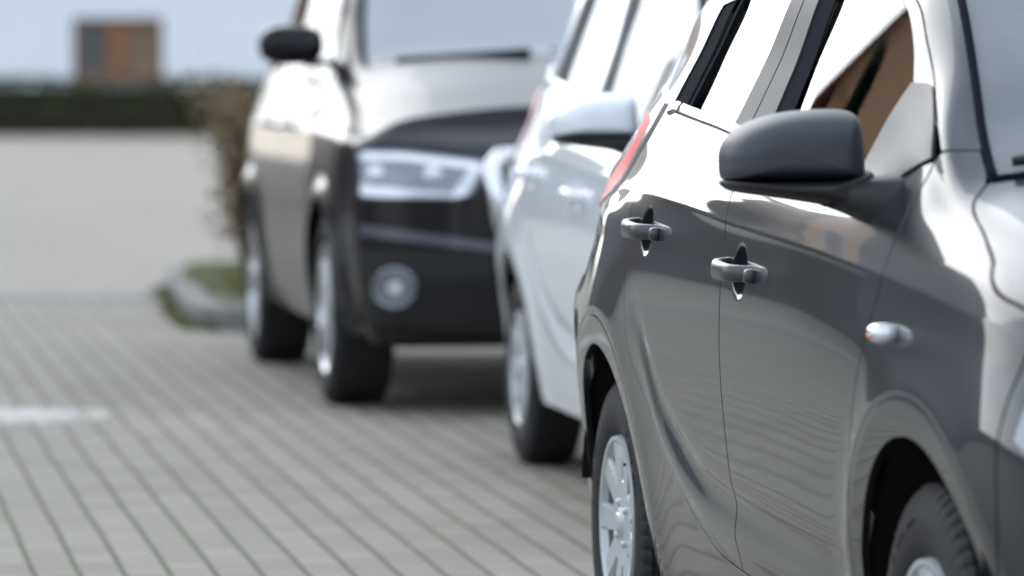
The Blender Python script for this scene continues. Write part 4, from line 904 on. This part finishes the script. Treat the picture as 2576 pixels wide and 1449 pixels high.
tag(mobj('kerb', V, F, mat('weathered kerb stone', (.17, .17, .165), .8, vary=.3, vscale=3, bump=.2, bscale=60), smooth=False), kind='structure')
sheet('soil', inn, .07, mat('soil', (.12, .10, .065), .95, vary=.4, vscale=6))
leafg = mat('grass green', (.17, .175, .06), .7, vary=.4, vscale=4); leafg2 = mat('moss green', (.12, .13, .04), .9, vary=.4, vscale=7)
def blades(name, spots, m, h=.06):
    V = []; F = []
    for x, y, z in spots:
        a = random.uniform(0, 6.28); w = random.uniform(.004, .009); hh = h * random.uniform(.5, 1.3); dx, dy = math.cos(a), math.sin(a); lx, ly = random.gauss(0, hh * .5), random.gauss(0, hh * .5); k = len(V)
        V += [(x - dx * w, y - dy * w, z), (x + dx * w, y + dy * w, z), (x + lx, y + ly, z + hh)]; F.append((k, k + 1, k + 2))
    return mobj(name, V, F, m, smooth=False)
sp = []
for _ in range(9000):
    y = random.uniform(22.7, 27.5); x = np.interp(y, [22.5, 23.3, 26, 27.6], [-1.3, -1.45, -1.8, -1.85]) + abs(random.gauss(0, .5)); 
    if x < 3: sp.append((x, y, .07))
tag(blades('grass', sp, leafg, .07), kind='stuff')
sp = []
for _ in range(1100):
    u = random.random() * 5; i = int(u); a, b = isl[1 + i], isl[2 + i]; f = u - i; d = abs(random.gauss(0, .035)) + .005
    e = (Vector(b) - Vector(a)).normalized(); sp.append((a[0] + (b[0] - a[0]) * f + e.y * -0 - abs(e.y) * d, a[1] + (b[1] - a[1]) * f - abs(e.x) * d, 0))
tag(blades('moss', sp, leafg2, .03), kind='stuff')

# manhole cover in the paving
mh = MB(); c = (-1.80, 17.0)
def ringz(mb, c, prof, n=64, mi=0):
    V = [(c[0] + r * math.cos(2 * math.pi * k / n), c[1] + r * math.sin(2 * math.pi * k / n), z) for r, z in prof for k in range(n)]
    mb.add(V, [(i * n + k, i * n + (k + 1) % n, (i + 1) * n + (k + 1) % n, (i + 1) * n + k) for i in range(len(prof) - 1) for k in range(n)], mi)
ringz(mh, c, [(.375, .0), (.372, .007), (.325, .008), (.323, .003), (.319, .003), (.317, .008), (.22, .009), (.0001, .010)])
cover = mh.build('manhole_cover', [mat('worn light concrete and iron', (.50, .475, .43), .85, .0, spec=.2, vary=.55, vscale=16)], None, True)
tag(cover, 'pale round manhole cover let into the grey block paving', 'manhole cover')
hm = MB()
for k in range(16):
    a = 2 * math.pi * k / 16; hm.add([(c[0] + .27 * math.cos(a) + .018 * math.cos(b), c[1] + .27 * math.sin(a) + .018 * math.sin(b), .0095) for b in np.linspace(0, 2 * math.pi, 10, endpoint=False)], [tuple(range(10))])
hm.build('vent_hole', M['dark'], cover)

# ---------------------------------------------------------------- shrub on the island
bark = mat('brown bark', (.13, .085, .06), .9, vary=.3, vscale=20)
leafb = mat('dry brown leaves', (.20, .145, .075), .8, vary=.5, vscale=5)
def shrub(x, y, h, w, label, nl, lm, trunk=.5):
    r = empty('shrub', (x, y, .07)); mb = MB(); tips = []
    for k in range(14):
        a = 2 * math.pi * k / 14 + random.random(); bx, by = .09 * math.cos(a), .09 * math.sin(a); P_ = [(bx, by, 0)]
        d = random.uniform(.5, 1) * w
        for q in range(1, 7):
            u = q / 6; P_.append((bx + d * u ** 1.7 * math.cos(a) + random.gauss(0, .02), by + d * u ** 1.7 * math.sin(a) + random.gauss(0, .02), h * u * random.uniform(.88, 1.0)))
        mb.tube(P_, [.024 * (1 - .7 * q / 6) for q in range(7)], 7)
        for q in (2, 3, 4, 5, 6):
            for _ in range(3):
                b = P_[q]; e = (b[0] + random.gauss(0, .06), b[1] + random.gauss(0, .08), b[2] + random.uniform(.02, .12)); mb.tube([b, e], [.006, .002], 5); tips.append(e); tips.append(b)
    mb.build('branches', bark, r)
    V = []; F = []
    for _ in range(nl):
        b = random.choice(tips); p = Vector((b[0] + random.gauss(0, .05), b[1] + random.gauss(0, .07), b[2] + random.gauss(0, .06)))
        if p.z < h * trunk * random.uniform(.5, 1.1) and random.random() < .72: continue
        u = Vector((random.gauss(0, 1), random.gauss(0, 1), random.gauss(0, 1))).normalized(); v = u.orthogonal().normalized(); s = random.uniform(.012, .03); k = len(V)
        V += [p - u * s, p + v * s * .5, p + u * s, p - v * s * .5]; F.append((k, k + 1, k + 2, k + 3))
    mobj('foliage', V, F, lm, r, smooth=False)
    tag(r, label, 'shrub'); return r
shrub(-1.25, 24.2, 1.00, .22, 'bare twiggy shrub with brown leaves beside the black car', 4600, leafb, .5)

# ---------------------------------------------------------------- background house, hedge
wallm = mat('white render', (.84, .89, .94), .9, vary=.05, vscale=.6, bump=.2, bscale=20)
wood = mat('orange-brown window wood', (.25, .105, .05), .5, vary=.3, vscale=5)
def facade(name, parent, x0, x1, z0, z1, openings, y, th, m, axis='x'):
    """wall with real openings, built from butted blocks"""
    mb = MB(); xs = sorted(openings, key=lambda q: q[0]); cur = x0
    def blk(a, b, c, d):
        if b - a > 1e-3 and d - c > 1e-3:
            if axis == 'x': mb.box(((a + b) / 2, y + th / 2, (c + d) / 2), (b - a, th, d - c))
            else: mb.box((y + th / 2, (a + b) / 2, (c + d) / 2), (th, b - a, d - c))
    cols = {}
    for (a, b, c, d) in xs: cols.setdefault((a, b), []).append((c, d))
    for (a, b), L_ in sorted(cols.items()):
        blk(cur, a, z0, z1); zz = z0
        for c, d in sorted(L_): blk(a, b, zz, c); zz = d
        blk(a, b, zz, z1); cur = b
    blk(cur, x1, z0, z1); return mb.build(name, m, parent)
house = empty('house', (-4, 98, 0))
tag(house, 'white rendered house with an orange-brown wooden window, behind the dark hedge', 'house')
facade('wall', house, -14, 14, -.1, 4.6, [(-5.02, -3.16, 1.02, 2.30), (3.0, 4.6, 1.0, 2.3)], 0, .35, wallm)
MB().box((0, 4.5, 2.25), (27.9, 8.2, 4.6)).build('wall', wallm, house)
rf = MB(); rf.add([(-14.6, -.6, 4.45), (14.6, -.6, 4.45), (14.6, 4.4, 7.6), (-14.6, 4.4, 7.6), (14.6, 9.4, 4.45), (-14.6, 9.4, 4.45), (-14.6, -.6, 4.65), (14.6, -.6, 4.65), (14.6, 4.4, 7.85), (-14.6, 4.4, 7.85), (14.6, 9.4, 4.65), (-14.6, 9.4, 4.65)],
                  [(0, 1, 2, 3), (3, 2, 4, 5), (6, 9, 8, 7), (9, 11, 10, 8), (0, 6, 7, 1), (5, 4, 10, 11), (0, 3, 9, 6), (3, 5, 11, 9), (1, 7, 8, 2), (2, 8, 10, 4)])
rf.build('roof', mat('brown roof tiles', (.16, .08, .055), .8, vary=.3, vscale=3), house)
for (a, b) in ((-5.02, -3.16), (3.0, 4.6)):
    wf = MB(); zc_, wd = 1.66, b - a
    wf.box(((a + b) / 2, .16, 2.25), (wd, .12, .10)).box(((a + b) / 2, .16, 1.07), (wd, .12, .10)).box((a + .05, .16, 1.66), (.10, .12, 1.08)).box((b - .05, .16, 1.66), (.10, .12, 1.08)).box(((a + b) / 2 - .02, .155, 1.66), (.40, .11, 1.08))
    w_ = wf.build('window', wood, house)
    for q, cc in ((0, (.10, .11, .105)), (1, (.20, .15, .10))):
        x0 = a + .1 if q == 0 else (a + b) / 2 + .18; x1 = (a + b) / 2 - .22 if q == 0 else b - .1
        MB().box(((x0 + x1) / 2, .2, 1.66), (x1 - x0, .03, 1.08)).build('pane', mat('curtained pane', cc, .35, vary=.5, vscale=2), w_)
hedge = empty('hedge', (-3, 89, 0)); tag(hedge, 'long low clipped dark green hedge in front of the white house', 'hedge')
hc = mat('hedge core', (.018, .016, .010), .95); hl_ = mat('hedge leaves', (.055, .062, .024), .75, vary=.5, vscale=3)
MB().box((0, .5, .47), (23.6, .8, .9), bev=.1).build('branches', hc, hedge)
V = []; F = []
for _ in range(14000):
    x = random.uniform(-12, 12); f = random.random()
    if f < .6: p = Vector((x, random.gauss(.06, .05), random.uniform(0, 1.0)))
    else: p = Vector((x, random.uniform(0, 1), random.gauss(1.02 + .03 * math.sin(x * 1.7) + .02 * math.sin(x * 4.1), .04)))
    u = Vector((random.gauss(0, 1), random.gauss(0, 1), random.gauss(0, 1))).normalized(); v = u.orthogonal().normalized(); s = random.uniform(.03, .07); k = len(V)
    V += [p - u * s, p + v * s * .6, p + u * s, p - v * s * .6]; F.append((k, k + 1, k + 2, k + 3))
mobj('foliage', V, F, hl_, hedge, smooth=False)

# ---------------------------------------------------------------- things beside and behind the camera, seen as reflections
brick = mat('tan brick', (.74, .46, .27), .85, vary=.12, vscale=2)
rooft = mat('red-brown roof tiles', (.17, .07, .045), .8, vary=.3, vscale=2)
def house2(x, y, rz, w, d, hw, hr, wm, label, wins):
    r = empty('house', (x, y, 0), rz); tag(r, label, 'house')
    facade('wall', r, -w / 2, w / 2, -.1, hw, wins, -d / 2, .3, wm)
    MB().box((0, .18, hw / 2 - .05), (w - .02, d - .36, hw)).build('wall', wm, r)
    g = MB(); g.add([(-w / 2, -d / 2, hw), (-w / 2, d / 2, hw), (-w / 2, 0, hr), (-w / 2 + .3, -d / 2, hw), (-w / 2 + .3, d / 2, hw), (-w / 2 + .3, 0, hr), (w / 2, -d / 2, hw), (w / 2, d / 2, hw), (w / 2, 0, hr), (w / 2 - .3, -d / 2, hw), (w / 2 - .3, d / 2, hw), (w / 2 - .3, 0, hr)],
                    [(0, 2, 1), (3, 4, 5), (6, 7, 8), (9, 11, 10)]); g.build('gable', wm, r)
    k = (hr - hw) / (d / 2); e = .5; a = MB()
    for s in (-1, 1):
        p = [(-w / 2 - .4, s * (d / 2 + e), hw - k * e), (w / 2 + .4, s * (d / 2 + e), hw - k * e), (w / 2 + .4, 0, hr), (-w / 2 - .4, 0, hr)]
        q = [(u[0], u[1], u[2] + .16) for u in p]; a.add(p + q, [(0, 1, 2, 3), (4, 7, 6, 5), (0, 4, 5, 1), (1, 5, 6, 2), (3, 7, 4, 0)])
    a.build('roof', rooft, r)
    for (a0, b0, c0, d0) in wins:
        f = MB(); f.box(((a0 + b0) / 2, -d / 2 + .12, d0 - .04), (b0 - a0, .1, .08)).box(((a0 + b0) / 2, -d / 2 + .12, c0 + .04), (b0 - a0, .1, .08)).box((a0 + .04, -d / 2 + .12, (c0 + d0) / 2), (.08, .1, d0 - c0 - .16)).box((b0 - .04, -d / 2 + .12, (c0 + d0) / 2), (.08, .1, d0 - c0 - .16)).box(((a0 + b0) / 2, -d / 2 + .12, (c0 + d0) / 2), (.08, .09, d0 - c0 - .16))
        w_ = f.build('window', M['plate'], r); MB().box(((a0 + b0) / 2, -d / 2 + .17, (c0 + d0) / 2), (b0 - a0 - .16, .03, d0 - c0 - .16)).build('pane', M['gloss'], w_)
    return r
W8 = [(-6, -4.8, 1, 2.4), (-2.5, -1.3, 1, 2.4), (1.5, 2.7, 1, 2.4), (4.8, 6, 1, 2.4), (-6, -4.8, 3.8, 5.1), (-2.5, -1.3, 3.8, 5.1), (1.5, 2.7, 3.8, 5.1), (4.8, 6, 3.8, 5.1)]
hb = house2(-22.9, 50.9, R(-61.5), 13, 9.4, 8.7, 14.6, brick, 'tan brick house whose tall gable faces the parked cars', W8)
for (yy, zz, ww, hh_) in ((-2.6, 5.2, .7, 1.6), (1.9, 5.2, .7, 1.6), (-1.9, 8.4, .5, 1.4), (-.9, 8.4, .5, 1.4), (1.9, 8.4, .5, 1.4), (0, 11.2, .5, 1.1)):
    w_ = MB().box((6.51, yy, zz), (.08, ww, hh_), bev=.01).build('window', M['plate'], hb); MB().box((6.552, yy, zz), (.02, ww - .2, hh_ - .2)).build('pane', M['gloss'], w_)
house2(-34, 62, R(50), 14, 9, 3.4, 6.2, wallm, 'low white house with a brown roof far to the left', W8[:4])
house2(-8, -26, R(180), 15, 9, 5.4, 8.8, mat('grey render', (.30, .31, .33), .9, vary=.1, vscale=1), 'grey rendered house standing behind the photographer', W8)
house2(14, -22, R(170), 10, 8, 4.6, 8.0, mat('pale render', (.5, .48, .44), .9, vary=.1, vscale=1), 'pale rendered house behind the photographer, right of the grey one', [(-3, -1.8, 1, 2.3), (1.8, 3, 1, 2.3)])
house2(-16.3, 31.2, R(-54), 9, 7.0, 6.6, 10.2, mat('blue-grey cladding', (.10, .115, .135), .8, vary=.15, vscale=1), 'narrow blue-grey clad house on the left between the tan house and the low wall', W8[:2])
ga, gb = Vector((-8.6, 45.4, 0)), Vector((-22.0, 38.9, 0)); gc = (ga + gb) / 2; gl = (gb - ga).length; grz = math.atan2((ga - gb).y, (ga - gb).x)
gr_ = empty('garage_row', gc, grz); tag(gr_, 'long low row of brown timber garages with grey doors', 'garages')
MB().box((0, 2.6, 1.55), (gl, 5, 3.2)).build('wall', mat('dark brown boards', (.085, .062, .048), .8, vary=.3, vscale=3), gr_)
MB().box((0, 2.5, 3.25), (gl + .6, 5.8, .22)).build('roof', mat('dark roof felt', (.05, .05, .055), .8), gr_)
for k_ in range(4):
    xd = -gl / 2 + gl * (k_ + .5) / 4; dm = MB()
    for q_ in range(7): dm.box((xd, .07, .22 + .33 * q_), (2.3, .05, .31), bev=.01)
    dm.build('garage_door', mat('blue-grey door', (.10, .12, .14), .6), gr_)
def conifer(x, y, h, w, label):
    t_ = empty('tree', (x, y, 0)); tag(t_, label, 'tree')
    MB().tube([(0, 0, 0), (0, 0, h * .5), (0, 0, h * .95)], [.16, .09, .02], 8).build('trunk', bark, t_)
    V = []; F = []
    for _ in range(7000):
        u = random.random() ** .7; a = random.uniform(0, 6.283); rr = w * (1 - u) * random.uniform(.5, 1.05) * (.8 + .25 * math.sin(u * 40) ) + .05; p = Vector((rr * math.cos(a), rr * math.sin(a), h * (.08 + .92 * u)))
        d = Vector((math.cos(a), math.sin(a), random.uniform(-.5, .1))).normalized(); e = d.orthogonal().normalized(); s = random.uniform(.06, .16); k = len(V)
        V += [p - d * s, p + e * s * .35, p + d * s, p - e * s * .35]; F.append((k, k + 1, k + 2, k + 3))
    mobj('crown', V, F, mat('dark conifer needles', (.022, .035, .016), .8, vary=.5, vscale=3), t_, smooth=False)
conifer(-13.6, 40.6, 8.2, 1.5, 'dark slender conifer standing between the garages and the tan house')
gw = MB(); gw.box((-16.5, 22, .35), (.3, 26, .75), rz=R(14)); tag(gw.build('garden_wall', mat('brown garden wall', (.20, .16, .13), .9, vary=.2, vscale=2)), 'low brown garden wall along the far side of the road', 'wall')
h2 = empty('hedge', (-17.3, 22, 0), R(14)); tag(h2, 'green hedge growing behind the low brown garden wall', 'hedge')
MB().box((0, 0, .8), (1.0, 25, 1.5), bev=.12).build('branches', hc, h2)
V = []; F = []
for _ in range(9000):
    p = Vector((random.choice((-.5, .5)) + random.gauss(0, .04), random.uniform(-12.5, 12.5), random.uniform(0, 1.6))) if random.random() < .7 else Vector((random.uniform(-.5, .5), random.uniform(-12.5, 12.5), random.gauss(1.56, .05)))
    u = Vector((random.gauss(0, 1), random.gauss(0, 1), random.gauss(0, 1))).normalized(); v = u.orthogonal().normalized(); s = random.uniform(.03, .07); k = len(V)
    V += [p - u * s, p + v * s * .6, p + u * s, p - v * s * .6]; F.append((k, k + 1, k + 2, k + 3))
mobj('foliage', V, F, mat('green hedge leaves', (.05, .075, .025), .7, vary=.5, vscale=3), h2, smooth=False)
